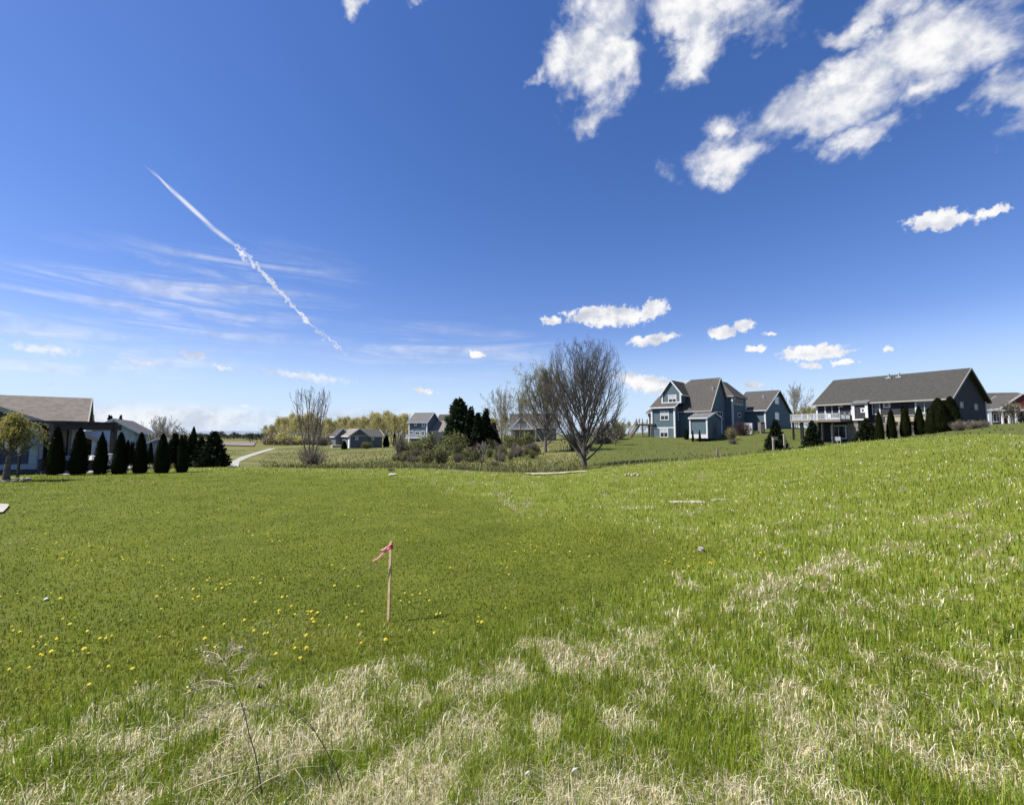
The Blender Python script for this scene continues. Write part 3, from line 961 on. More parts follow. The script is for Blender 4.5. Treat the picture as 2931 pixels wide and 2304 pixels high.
def bare_tree(seed, H, trunk_h, r0, limbs, spread, levels, up=0.10, wob=0.05, lean=(0, 0), limb_len=0.85, stems=1, rmin=0.006, limb_t0=0.3, tipr=0.3):
    """skeleton of a leafless tree standing at the origin; returns branch mesh data and the twig tips.
    spread = (min,max) angle of the limbs from upright, levels = [(count, length factor, a0, a1, up)]"""
    g = np.random.default_rng(seed)
    vb = VB(); tips = []
    p0 = np.zeros((stems, 3)); d0 = np.zeros((stems, 3)); d0[:, 2] = 1
    if stems > 1:
        an = np.arange(stems) * 2.4 + g.random(stems)
        p0[:, 0] = np.cos(an) * r0 * 1.2; p0[:, 1] = np.sin(an) * r0 * 1.2
        d0[:, 0] = np.cos(an) * 0.22; d0[:, 1] = np.sin(an) * 0.22
    d0[:, 0] += lean[0]; d0[:, 1] += lean[1]
    L = np.full(stems, trunk_h) * g.uniform(0.85, 1.1, stems)
    K = 12
    tr = grow(g, p0, d0, L, K, 0.04, 0.02)
    rad = taper(np.full(stems, r0), K, tipr)
    rad[:, 0] *= 1.35; rad[:, 1] *= 1.08
    vb.add(*tubes(tr, rad, 9))
    # limbs
    n = limbs
    t_ = limb_t0 + (1 - limb_t0) * (np.arange(n)[None] + g.random((stems, n))) / n
    f = np.clip(t_, 0, .995) * (K - 1); i = f.astype(int); fr = (f - i)[..., None]; bi = np.arange(stems)[:, None]
    p = (tr[bi, i] * (1 - fr) + tr[bi, i + 1] * fr).reshape(-1, 3)
    r = (rad[bi, i]).ravel()
    a = np.radians(spread[1] + (spread[0] - spread[1]) * (t_.ravel() - limb_t0) / (1 - limb_t0) + g.normal(0, 6, p.shape[0]))
    ph = np.arange(len(p)) * 2.399 + g.normal(0, .35, len(p))
    d = np.column_stack((np.sin(a) * np.cos(ph), np.sin(a) * np.sin(ph), np.cos(a)))
    Ls = (H - p[:, 2]) * limb_len * g.uniform(0.85, 1.1, len(p))
    rr_ = np.minimum(r * 0.55, r0 * 0.40) * g.uniform(0.7, 1.1, len(p))
    K = 9
    pts = grow(g, p, d, Ls, K, up, wob)
    rad = taper(rr_, K, 0.22)
    vb.add(*tubes(pts, np.maximum(rad, rmin), 6))
    lens = Ls
    for li, (cnt, lf, a0, a1, up_) in enumerate(levels):
        p, d, L, r = offshoots(g, pts, rad, cnt, 0.12 if li else 0.18, 0.98, a0, a1, lf, 0.62, lens)
        K = 6 if li == 0 else 4
        pts = grow(g, p, d, L, K, up_, wob * 1.4)
        rad = taper(r, K, 0.3)
        vb.add(*tubes(pts, np.maximum(rad, rmin), 5 if li == 0 else 3))
        lens = L
        tips.append(pts[:, 1:].reshape(-1, 3))
    return vb, tips


def leafquads(g, pts, size, flat=0.0, aspect=0.6):
    """one small leaf-shaped quad at each point, randomly turned"""
    n = len(pts)
    a = norm(g.normal(0, 1, (n, 3)) * np.array((1, 1, 1 - flat)))
    b = norm(np.cross(a, norm(g.normal(0, 1, (n, 3)))))
    s = (np.asarray(size) * g.uniform(0.6, 1.4, n))[:, None] if np.ndim(size) == 0 else (size * g.uniform(0.6, 1.4, n))[:, None]
    V = np.stack((pts - a * s * .5, pts + b * s * aspect * .5, pts + a * s * .5, pts - b * s * aspect * .5), 1).reshape(-1, 3)
    return V, (np.arange(n)[:, None] * 4 + np.arange(4))


def lumpy(g, n, centers, radii, squash=0.8, shell=0.55):
    """points in a cloud of overlapping clumps"""
    k = g.integers(0, len(centers), n)
    v = norm(g.normal(0, 1, (n, 3))) * (shell + (1 - shell) * g.random((n, 1))) * np.asarray(radii)[k][:, None]
    v[:, 2] *= squash
    return centers[k] + v


def plant(name, loc, parts, label, cat, group=None, rotz=0.0, scale=(1, 1, 1)):
    """a thing at loc from (part name, mesh) pairs whose meshes stand at the origin"""
    e = thing(name, tuple(loc), label, cat, group)
    e.rotation_euler = (0, 0, rotz); e.scale = scale
    for pn, me in parts:
        o = bpy.data.objects.new(pn, me); COL.objects.link(o); o.parent = e
    return e


def arbor_mesh(seed, H, R, n=5200, fork=False):
    """flame-shaped clipped evergreen: solid core, sprays over it"""
    g = np.random.default_rng(seed)
    def prof(t): return np.where(t < 0.22, 0.80 + 0.20 * np.sin(t / 0.22 * np.pi / 2), np.clip((1 - (t - 0.22) / 0.78), 0, 1) ** 0.55)
    S, K = 18, 16
    tt = np.linspace(0.0, 0.96, K); aa = np.arange(S) * 2 * np.pi / S
    lump = 1 + 0.10 * np.sin(aa * 3 + g.random() * 6)[None] * np.cos(tt * 9 + g.random() * 6)[:, None] + g.normal(0, 0.035, (K, S))
    rr_ = prof(tt)[:, None] * R * lump * 0.86
    V = np.stack((rr_ * np.cos(aa), rr_ * np.sin(aa), np.repeat((0.03 + tt * 0.97)[:, None] * H, S, 1)), -1).reshape(-1, 3)
    k, s = np.meshgrid(np.arange(K - 1), np.arange(S), indexing='ij')
    F = np.stack((k * S + s, k * S + (s + 1) % S, (k + 1) * S + (s + 1) % S, (k + 1) * S + s), -1).reshape(-1, 4)
    vb = VB(); vb.add(V, F)
    t_ = g.random(n) ** 1.1; a = g.random(n) * 2 * np.pi
    r_ = prof(t_) * R * (0.82 + 0.26 * g.random(n) ** 2) * (1 + 0.07 * np.sin(a * 3 + t_ * 7))
    p = np.column_stack((r_ * np.cos(a), r_ * np.sin(a), (0.02 + t_ * 0.98) * H))
    if fork:
        m_ = t_ > 0.82
        p[m_, 0] += np.where(a[m_] > np.pi, 0.16, -0.13) * R * 2
    up = norm(np.column_stack((np.cos(a) * 0.45, np.sin(a) * 0.45, np.ones(n))) + g.normal(0, .25, (n, 3)))
    side = norm(np.column_stack((-np.sin(a), np.cos(a), np.zeros(n))) + g.normal(0, .4, (n, 3)))
    s_ = g.uniform(0.04, 0.11, n)[:, None] * (H / 2.4) ** .4
    V = np.stack((p - up * s_ * .3, p + side * s_ * .33 + up * s_ * .3, p + up * s_ * 1.0, p - side * s_ * .33 + up * s_ * .3), 1).reshape(-1, 3)
    vb.add(V, np.arange(n)[:, None] * 4 + np.arange(4))
    return vb.mesh('crown', MAT['arbor'])


def trunk_mesh(H, r, mat, name='trunk'):
    pts = np.array([[(0, 0, -0.15), (0.0, 0.01, H * .5), (0.01, 0, H)]]); vb = VB()
    vb.add(*tubes(pts, np.array([[r * 1.25, r, r * .6]]), 8))
    return vb.mesh(name, mat, True)


def conifer_mesh(seed, H, R, mat, whorls=22, per=9, base=0.06, droop=0.25, needle=0.16, ragged=0.25, sprays=16, shape=0.9):
    """conifer of whorled boughs, each a flat spray of needle tufts"""
    g = np.random.default_rng(seed)
    P_, A_, S_ = [], [], []
    for w_ in range(whorls):
        t_ = base + (1 - base) * (w_ + g.random() * .6) / whorls
        z0 = t_ * H
        rl = R * (1 - (t_ - base) / (1 - base)) ** shape + 0.03 * R
        n = max(4, int(per * (0.5 + rl / R)))
        ph = g.random() * 6.28
        for i in range(n):
            a = ph + i * 6.283 / n + g.normal(0, .15)
            L = rl * g.uniform(1 - ragged, 1 + ragged * .5)
            m_ = max(5, int(sprays * (0.35 + L / R)))
            s = np.sqrt(g.random(m_)) * L
            lat = g.normal(0, 0.16, m_) * s + g.normal(0, .03, m_)
            x = np.cos(a) * s - np.sin(a) * lat; y = np.sin(a) * s + np.cos(a) * lat
            z = z0 - droop * s * (1 - .45 * s / max(L, .01)) + g.normal(0, .04 * R, m_)
            P_.append(np.column_stack((x, y, z)))
            A_.append(np.column_stack((np.full(m_, math.cos(a)), np.full(m_, math.sin(a)), np.full(m_, 0.25))))
    p = np.vstack(P_); d = norm(np.vstack(A_) + g.normal(0, .5, (len(P_) and len(p), 3)))
    n = len(p)
    b = norm(np.cross(d, norm(g.normal(0, 1, (n, 3)))))
    s = (needle * g.uniform(.6, 1.5, n))[:, None]
    V = np.stack((p - d * s * .4, p + b * s * .38, p + d * s, p - b * s * .38), 1).reshape(-1, 3)
    vb = VB(); vb.add(V, np.arange(n)[:, None] * 4 + np.arange(4))
    return vb.mesh('crown', mat)


def crown_tree_meshes(seed, H, R, n, leaf, mat, bark, trunk_frac=0.3, squash=1.0, limbs=9):
    """young-leaved round tree: trunk with limbs, leaves in clumps along them"""
    g = np.random.default_rng(seed)
    vb, tips = bare_tree(seed, H, H * .72, H * 0.016, limbs + 5, (8, 62), [(6, .5, 25, 60, .04), (5, .5, 25, 60, .02)], rmin=H * .0012, limb_t0=trunk_frac, limb_len=.58)
    tp = np.vstack(tips)
    tp = tp[g.integers(0, len(tp), n)] + g.normal(0, leaf * 1.3, (n, 3))
    lv = VB(); lv.add(*leafquads(g, tp, leaf))
    return [('trunk', vb.mesh('trunk', bark)), ('crown', lv.mesh('crown', mat))]


def shrub_meshes(seed, R, H, n, leaf, mat, twigmat=None, nt=60):
    g = np.random.default_rng(seed)
    k = 8
    cen = np.column_stack((g.uniform(-.55, .55, k) * R, g.uniform(-.55, .55, k) * R, g.uniform(.32, .72, k) * H))
    p = lumpy(g, n, cen, g.uniform(.28, .46, k) * min(R, H) * 1.25, 0.85, .3)
    p[:, 2] = np.maximum(p[:, 2], 0.03)
    lv = VB(); lv.add(*leafquads(g, p, leaf))
    d = norm(np.column_stack((g.normal(0, .6 * R / H, nt), g.normal(0, .6 * R / H, nt), np.ones(nt))))
    pts = grow(g, np.column_stack((g.normal(0, .12 * R, nt), g.normal(0, .12 * R, nt), np.full(nt, -.05))), d, H * g.uniform(.7, 1.12, nt), 5, .08, .1)
    st = VB(); st.add(*tubes(pts, taper(np.full(nt, .012 + .008 * H), 5, .3), 3))
    return [('crown', lv.mesh('crown', mat)), ('stem', st.mesh('stem', twigmat or MAT['barkg']))]


# ------------------------------------------------------------------ trees and shrubs, placed
def envelope(vb, H, tab, top=1.0):
    """draw a skeleton in to the outline its species grows to: tab = radius (in heights) at steps of height"""
    for V in vb.V:
        z = V[:, 2] / H
        z2 = np.where(z > .8, .8 + (top - .8) * np.tanh((z - .8) / (top - .8)), z)
        Re = np.interp(z2, [a_ for a_, _ in tab], [b_ for _, b_ in tab]) * H
        r = np.hypot(V[:, 0], V[:, 1]) + 1e-9
        k = 1 / (1 + (r / Re) ** 4) ** .25
        V[:, 0] *= k; V[:, 1] *= k; V[:, 2] = z2 * H


# big leafless tree
b = at(1671, 45.0)
H = zpx(948, 45.0) - b[2]
vb, tips = bare_tree(118, H, H * 0.48, 0.25, 46, (6, 54), [(10, .42, 20, 50, .09), (8, .46, 22, 50, .08), (4, .55, 20, 50, .07)], up=0.06, wob=0.055,
                     limb_len=0.84, rmin=0.0048, limb_t0=0.07, tipr=0.25)
envelope(vb, H, [(0, .1), (.08, .13), (.2, .28), (.35, .37), (.55, .43), (.7, .42), (.85, .34), (.95, .25), (1.0, .15)], 1.02)
e = plant('bare_tree', b + np.array((0, 0, -.1)), [('trunk', vb.mesh('trunk', MAT['barkbig']))], 'tall dark leafless tree with a fan of upswept branches in the middle of the hollow', 'tree')

# second tree, a little greened at the twig tips
def budded(u, vtop, Y, seed, label, budn, limbs=20, lean=(0, 0), spread=(6, 38), lev=None, bark='barkg', budmat='budsmall', trunk=.5, r=.2, bud=.12, scale_x=1.0, name='budding_tree', group=None, stems=1, t0=.15, env=None):
    b = at(u, Y); H = zpx(vtop, Y) - b[2]
    vb, tips = bare_tree(seed, H, H * trunk, r, limbs, spread, lev or [(9, .42, 18, 42, .08), (7, .42, 20, 48, .06)], up=.07, limb_len=.9, rmin=.0085 * Y / 45, limb_t0=t0, lean=lean, stems=stems)
    if env: envelope(vb, H, env)
    parts = [('trunk', vb.mesh('trunk', MAT[bark]))]
    if budn:
        g = np.random.default_rng(seed + 1)
        tp = np.vstack(tips[-2:]); tp = tp[g.integers(0, len(tp), budn)] + g.normal(0, .12, (budn, 3))
        lv = VB(); lv.add(*leafquads(g, tp, bud)); parts.append(('crown', lv.mesh('crown', MAT[budmat])))
    return plant(name, b + np.array((0, 0, -.1)), parts, label, 'tree', group, scale=(scale_x, scale_x, 1))


budded(1560, 1040, 68, 102, 'tall tree with a haze of yellow green buds just left of the big bare tree', 9000, r=.28, limbs=28, bud=.15, spread=(5, 42), env=[(0, .1), (.1, .12), (.3, .27), (.6, .34), (.8, .30), (.95, .2), (1, .12)], lev=[(10, .42, 18, 44, .08), (8, .44, 20, 50, .06), (3, .5, 20, 55, .05)])
budded(1437, 1118, 84, 103, 'slender pale budding tree rising between the spruces and the hidden house', 1500, limbs=14, r=.14, bark='barkp', bud=.16, spread=(5, 26))
budded(1488, 1112, 92, 104, 'thin grey budding tree in front of the hidden house gable', 1300, limbs=14, r=.13, bud=.16, spread=(6, 32))
budded(1760, 1190, 74, 115, 'low pale leafless thicket tree behind the big bare tree on its right', 300, limbs=14, r=.10, bud=.12, spread=(8, 45), t0=.1)
budded(890, 1108, 54, 105, 'slim leafless tree with several upright stems standing alone in the hollow', 0, limbs=9, r=.10, stems=4, spread=(4, 20), trunk=.85, t0=.22, bark='barkg', name='bare_tree', lev=[(5, .34, 14, 34, .10), (4, .4, 18, 40, .06)])
budded(2278, 1102, 125, 106, 'round leafless tree between the teal house and the charcoal house', 0, limbs=22, r=.22, bark='barkp', spread=(8, 48), name='bare_tree')
budded(455, 1190, 120, 107, 'wide pale leafless tree behind the small evergreens at the left', 0, limbs=22, r=.22, bark='barkp', spread=(10, 58), name='bare_tree', trunk=.4)
budded(2905, 1150, 52, 108, 'brown twiggy bush tree in front of the red gabled house at the right edge', 900, limbs=18, r=.09, bark='barkg', budmat='shrubtwig', spread=(10, 50), t0=.08, name='bare_tree')
# sapling with a pale stem
b = at(1379, 46); H = zpx(1262, 46) - b[2]
vb, tips = bare_tree(131, H, H * .8, .035, 8, (15, 45), [(5, .5, 20, 45, .05)], rmin=.012, limb_t0=.3)
plant('sapling', b, [('trunk', vb.mesh('trunk', MAT['barkp']))], 'thin whitish sapling in front of the shrubs in the hollow', 'sapling')
g1_ = MB(); q = at(1379, 45.2); g1_.bar((q[0], q[1], q[2] - .3), (q[0], q[1], q[2] + .5), .07)
tag(g1_.build('post', MAT['darkwood']), 'short dark post standing below the whitish sapling', 'post')

# brush round the foot of the multi-stem tree
sm = shrub_meshes(141, 2.4, 2.4, 1500, .12, MAT['shrubtwig'], MAT['barkg'], 220)
plant('brush', at(893, 53.2), sm, 'grey twiggy brush round the foot of the slim many-stemmed tree', 'bush')

# row of clipped arborvitae in front of the patio
arb = [arbor_mesh(150 + i, 1.0, 1.0, fork=(i == 2)) for i in range(4)]
tm = trunk_mesh(0.5, .04, MAT['bark'])
row = [(157, 1363, 1224, 46), (223, 1362, 1226, 48), (287, 1361, 1240, 40), (341, 1360, 1240, 44), (400, 1358, 1240, 42), (462, 1357, 1243, 44), (520, 1355, 1247, 36)]
names = ['first', 'second', 'third', 'fourth', 'fifth', 'sixth', 'last']
mulch = []
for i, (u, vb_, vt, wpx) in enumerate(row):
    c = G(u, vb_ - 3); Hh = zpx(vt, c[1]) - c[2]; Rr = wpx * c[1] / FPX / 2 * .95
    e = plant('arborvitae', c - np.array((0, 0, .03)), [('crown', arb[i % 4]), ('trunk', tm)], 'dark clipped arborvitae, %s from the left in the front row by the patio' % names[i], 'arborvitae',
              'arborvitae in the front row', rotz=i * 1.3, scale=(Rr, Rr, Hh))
# further arborvitae behind the row
for i, (u, Y, vt, wpx, lb) in enumerate([(365, 36, 1262, 22, 'small dark arborvitae seen between the fourth and fifth of the front row'),
                                         (378, 37, 1265, 16, 'narrow dark arborvitae behind the gap left of the fifth of the front row'),
                                         (431, 36, 1268, 18, 'small dark arborvitae seen between the fifth and sixth of the front row')]):
    c = at(u, Y); Hh = zpx(vt, Y) - c[2]; Rr = wpx * Y / FPX / 2
    plant('arborvitae', c, [('crown', arb[(i + 1) % 4]), ('trunk', tm)], lb, 'arborvitae', 'arborvitae behind the front row', rotz=i, scale=(Rr, Rr, Hh))
# evergreens beside the path
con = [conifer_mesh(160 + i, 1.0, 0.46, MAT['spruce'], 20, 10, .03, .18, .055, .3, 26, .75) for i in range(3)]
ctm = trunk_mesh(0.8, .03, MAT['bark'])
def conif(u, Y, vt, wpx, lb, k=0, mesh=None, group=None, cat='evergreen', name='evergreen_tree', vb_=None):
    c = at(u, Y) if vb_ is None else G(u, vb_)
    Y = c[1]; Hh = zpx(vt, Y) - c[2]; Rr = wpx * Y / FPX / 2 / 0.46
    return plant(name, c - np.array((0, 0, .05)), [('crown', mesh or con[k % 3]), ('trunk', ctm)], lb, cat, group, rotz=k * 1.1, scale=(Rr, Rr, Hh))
conif(612, 31, 1232, 92, 'broad bushy dark evergreen beside the cart path', 0)
conif(575, 33, 1250, 60, 'dark evergreen just left of the broad one beside the cart path', 2)
conif(500, 34, 1238, 66, 'loose dark evergreen behind the last two arborvitae of the front row', 1)
conif(545, 33, 1243, 46, 'middle dark evergreen between the arborvitae row and the cart path', 2)
for u, Y, vt, k, lb in ((440, 60, 1226, 3.0, 'brown twiggy bush beyond the roof of the pale blue house'), (482, 74, 1214, 3.6, 'brownish bushy tree in front of the wide pale leafless tree')):
    c = at(u, Y); Hh = zpx(vt, Y) - c[2]
    plant('bush', c, shrub_meshes(int(u), 1.0, .85, 1400, .08, MAT['shrubtwig'], MAT['barkg'], 120), lb, 'bush', scale=(k, k, Hh / .9))
conif(552, 130, 1222, 26, 'single far spruce tip above the tree line left of the path', 2)
conif(258, 70, 1186, 40, 'round dark evergreen showing above the pergola beside the taupe roof', 0)
conif(310, 75, 1188, 46, 'dark evergreen behind the ridge of the pale blue house', 1)
conif(340, 80, 1190, 34, 'evergreen at the right end of the ridge of the pale blue house', 2)
conif(368, 90, 1205, 16, 'thin lone spruce tip right of the pale blue house', 0)

# big pine and spruces in the middle
pine = conifer_mesh(170, 1.0, .36, MAT['pine'], 20, 10, .10, -.10, .075, .45, 30, .55)
b = at(1312, 92); Hh = zpx(1143, 92) - b[2]
plant('pine_tree', b, [('crown', pine), ('trunk', trunk_mesh(.9, .02, MAT['bark']))], 'tall dark green pine with ragged boughs in the middle distance', 'pine', scale=(Hh * .82, Hh * .82, Hh))
spr = [conifer_mesh(175 + i, 1.0, .23, MAT['spruce'], 26, 9, .04, .30, .05, .35, 22, .9) for i in range(2)]
for i, (u, Y, vt, k, lb) in enumerate([(1348, 86, 1166, 1.0, 'spruce standing against the right side of the tall pine'), (1369, 80, 1182, 1.1, 'spruce in the middle of the three beside the tall pine'),
                                       (1391, 84, 1170, 1.05, 'spruce on the right of the three beside the tall pine'), (1412, 88, 1210, 1.5, 'low broad spruce at the right end of the spruce clump')]):
    b = at(u, Y); Hh = zpx(vt, Y) - b[2]
    plant('spruce_tree', b, [('crown', spr[i % 2]), ('trunk', ctm)], lb, 'spruce', 'spruces beside the tall pine', rotz=i, scale=(Hh * k, Hh * k, Hh))
# small dark evergreens by the far houses
for i, (u, Y, vt, wpx, lb) in enumerate([(1105, 118, 1246, 20, 'small dark cedar at the right corner of the low grey house'), (1129, 125, 1238, 12, 'narrow dark cedar between the low grey house and the tall blue one'),
                                         (985, 103, 1262, 18, 'round dark evergreen against the left wall of the low grey house'), (1146, 130, 1246, 10, 'narrow cedar left of the tall blue house')]):
    c = at(u, Y); Hh = zpx(vt, Y) - c[2]; Rr = wpx * Y / FPX / 2
    plant('cedar', c, [('crown', arb[i % 4]), ('trunk', tm)], lb, 'cedar', rotz=i, scale=(Rr, Rr, Hh))

# wood of budding trees in the distance
wood = [crown_tree_meshes(200 + i, 1.0, .4, 1700, .030, MAT['bud'], MAT['barkg'], .12) for i in range(5)]
wr = np.random.default_rng(5)
wl = []
for u in np.arange(762, 1190, 8.5): wl.append((u + wr.normal(0, 4), 185 + wr.uniform(-12, 45), 1186 + 10 * math.sin(u * .021) + wr.normal(0, 8) + max(0, (870 - u) * .28)))
for u in np.arange(1240, 1460, 14): wl.append((u + wr.normal(0, 4), 170 + wr.uniform(-10, 30), 1186 + wr.normal(0, 9)))
for u in np.arange(1700, 1860, 17): wl.append((u + wr.normal(0, 4), 165 + wr.uniform(-10, 20), 1204 + wr.normal(0, 7)))
for u in np.arange(2285, 2340, 18): wl.append((u, 170, 1160 + wr.normal(0, 7)))
for i, (u, Y, vt) in enumerate(wl):
    c = at(u, Y); Hh = max(4, zpx(vt, Y) - c[2])
    lb = ('yellow green budding tree in the wood behind the low grey house' if u < 1190 else 'yellow green budding tree in the wood behind the spruces' if u < 1600
          else 'yellow green budding tree behind the deck stairs of the teal house' if u < 1900 else 'pale budding tree in the gap between the teal and charcoal houses')
    plant('budding_tree', c, wood[i % 5], lb, 'tree', 'budding trees of the far wood', rotz=i * 2.1, scale=(Hh * wr.uniform(.85, 1.15),) * 2 + (Hh,))
# undergrowth along the foot of the wood
und = [shrub_meshes(220 + i, 1.0, .75, 420, .11, MAT['shrubtwig'] if i % 2 else MAT['bud'], MAT['barkg'], 26) for i in range(4)]
for i, u in enumerate(np.arange(765, 960, 14)):
    c = at(u, 150 + wr.uniform(-6, 10)); k = wr.uniform(3.6, 5.2)
    plant('bush', c, und[i % 4], 'brownish bush along the foot of the far wood', 'bush', 'bushes along the foot of the far wood', rotz=i, scale=(k, k, k * wr.uniform(.9, 1.4)))
# dark tree line at the far left
dk = [crown_tree_meshes(240 + i, 1.0, .4, 700, .06, MAT['fwood'], MAT['bark'], .12, limbs=12) for i in range(3)]
for i, u in enumerate(np.concatenate((np.arange(560, 770, 9), np.arange(-40, 560, 30)))):
    Y = 330 + wr.uniform(-20, 60); c = at(u, Y); Hh = zpx(1240 + wr.normal(0, 3.5) - (2 if u > 740 else 0), Y) - c[2]
    plant('distant_tree', c, dk[i % 3], 'dark tree in the distant tree line at the left horizon', 'tree', 'distant dark tree line', rotz=i, scale=(Hh * 1.5,) * 2 + (Hh,))
c = at(748, 190); Hh = zpx(1234, 190) - c[2]
for i in range(3):
    c = at(715 + i * 20, 185 + i * 5); Hh = zpx(1238 - 2 * i, c[1]) - c[2]
    plant('dark_tree', c, dk[i], 'dark green tree at the left end of the budding wood', 'tree', 'dark trees ending the wood', rotz=i, scale=(Hh * 1.3,) * 2 + (Hh,))

# shrubs of the hollow: (u, row of the foot, width px, height px, kind)
sh = [shrub_meshes(260 + i, 1.0, .8, 1100, .085, MAT['shrub'], MAT['bark'], 70) for i in range(5)]
st_ = [shrub_meshes(270 + i, 1.0, .85, 520, .07, MAT['shrubtwig'], MAT['barkg'], 200) for i in range(3)]
shr = [(1145, 1300, 52, 48, 't', 'round grey twiggy shrub below the tall blue house'), (1195, 1303, 70, 42, 'g', 'fresh green shrub left of the clump in the hollow'),
       (1230, 1292, 90, 46, 'g', 'wide olive shrub on the bank under the tall pine'), (1290, 1290, 90, 52, 'g', 'large olive shrub at the foot of the tall pine'),
       (1222, 1330, 62, 40, 'g', 'low dark shrub nearest the lawn, left of the clump'), (1262, 1330, 78, 50, 'g', 'broad dark shrub in the middle of the hollow clump'),
       (1308, 1318, 42, 48, 'g', 'upright brown green shrub right of the broad dark one'), (1348, 1322, 76, 34, 'g', 'low spreading shrub below the spruces'),
       (1380, 1300, 60, 30, 'w', 'low wine red shrub patch on the bank below the spruces'), (1438, 1312, 28, 34, 'g', 'small round dark shrub right of the whitish sapling'),
       (1400, 1284, 60, 26, 'g', 'green shrub right under the spruces'), (1460, 1282, 64, 36, 'g', 'green shrub in front of the hidden house porch'),
       (1510, 1280, 66, 38, 'g', 'green shrub under the budding tree left of the big bare tree'), (1480, 1305, 64, 28, 't', 'tawny brush on the bank right of the small round shrub'),
       (1520, 1300, 60, 30, 't', 'tawny brush below the budding tree'), (1428, 1298, 44, 24, 't', 'grey brush right of the wine red patch'),
       (1050, 1284, 40, 20, 'g', 'grey green shrub in front of the low grey house'), (1260, 1264, 60, 30, 't', 'brown brush in front of the wing of the tall blue house'),
       (1650, 1290, 90, 60, 't', 'grey thicket behind the big bare tree on its left'), (1720, 1270, 110, 50, 't', 'grey thicket behind the big bare tree on its right'),
       (1765, 1258, 90, 44, 'g', 'dark olive bush between the big tree and the deck stairs'), (1735, 1264, 70, 40, 'g', 'dark bush nearer the big tree than the deck stairs'),
       (960, 1279, 40, 18, 'g', 'low shrub before the white porch of the low grey house'), (925, 1276, 50, 26, 't', 'brownish shrub left of the low grey house'),
       (1325, 1345, 26, 10, 't', 'tuft of dry stems at the lawn edge below the clump'), (1120, 1345, 30, 8, 't', 'small dry tuft at the lawn edge left of the clump'),
       (1415, 1335, 40, 14, 't', 'grey weeds right of the short dark post')]
for i, (u, vf, wpx, hpx, kd, lb) in enumerate(shr):
    c = G(u, vf, 30.0); Y = c[1]; Rr = wpx * Y / FPX / 2 * 1.15; Hh = hpx * Y / FPX * 1.1
    pr = sh[i % 5] if kd == 'g' else st_[i % 3]
    if kd == 'w': pr = shrub_meshes(290, 1.0, .8, 900, .085, MAT['wine'], MAT['bark'], 70)
    plant('shrub', c, pr, lb, 'shrub', 'shrubs in the hollow', rotz=i * .9, scale=(Rr, Rr, Hh / .8))

br_ = np.random.default_rng(12)
for i in range(46):
    u = br_.uniform(1130, 1570); vf = 1328 - 26 * abs(br_.normal(0, .8)) - max(0, (u - 1400) * .12); vf = max(vf, 1280)
    c = G(u, vf, 30.0); k = c[1] / FPX; wpx, hpx = br_.uniform(22, 52), br_.uniform(14, 30)
    plant('shrub', c, (sh[i % 5] if i % 5 < 3 else st_[i % 3]), 'low olive and brown brush filling the hollow between the larger shrubs', 'shrub', 'low brush in the hollow', rotz=i, scale=(wpx * k / 2 * 1.3, wpx * k / 2, hpx * k / .8))

# ------------------------------------------------------------------ houses
def frame2(alpha):
    """plan axes: a runs right (towards the camera for positive alpha), b runs away from the camera"""
    r = math.radians(alpha)
    return np.array((math.cos(r), -math.sin(r))), np.array((math.sin(r), math.cos(r)))


def walk(p, d, u, v=1200.0):
    """distance along plan direction d from p until pixel column u is reached"""
    k = ray(u, v)[0]
    return (k * p[1] - p[0]) / (d[0] - k * d[1])


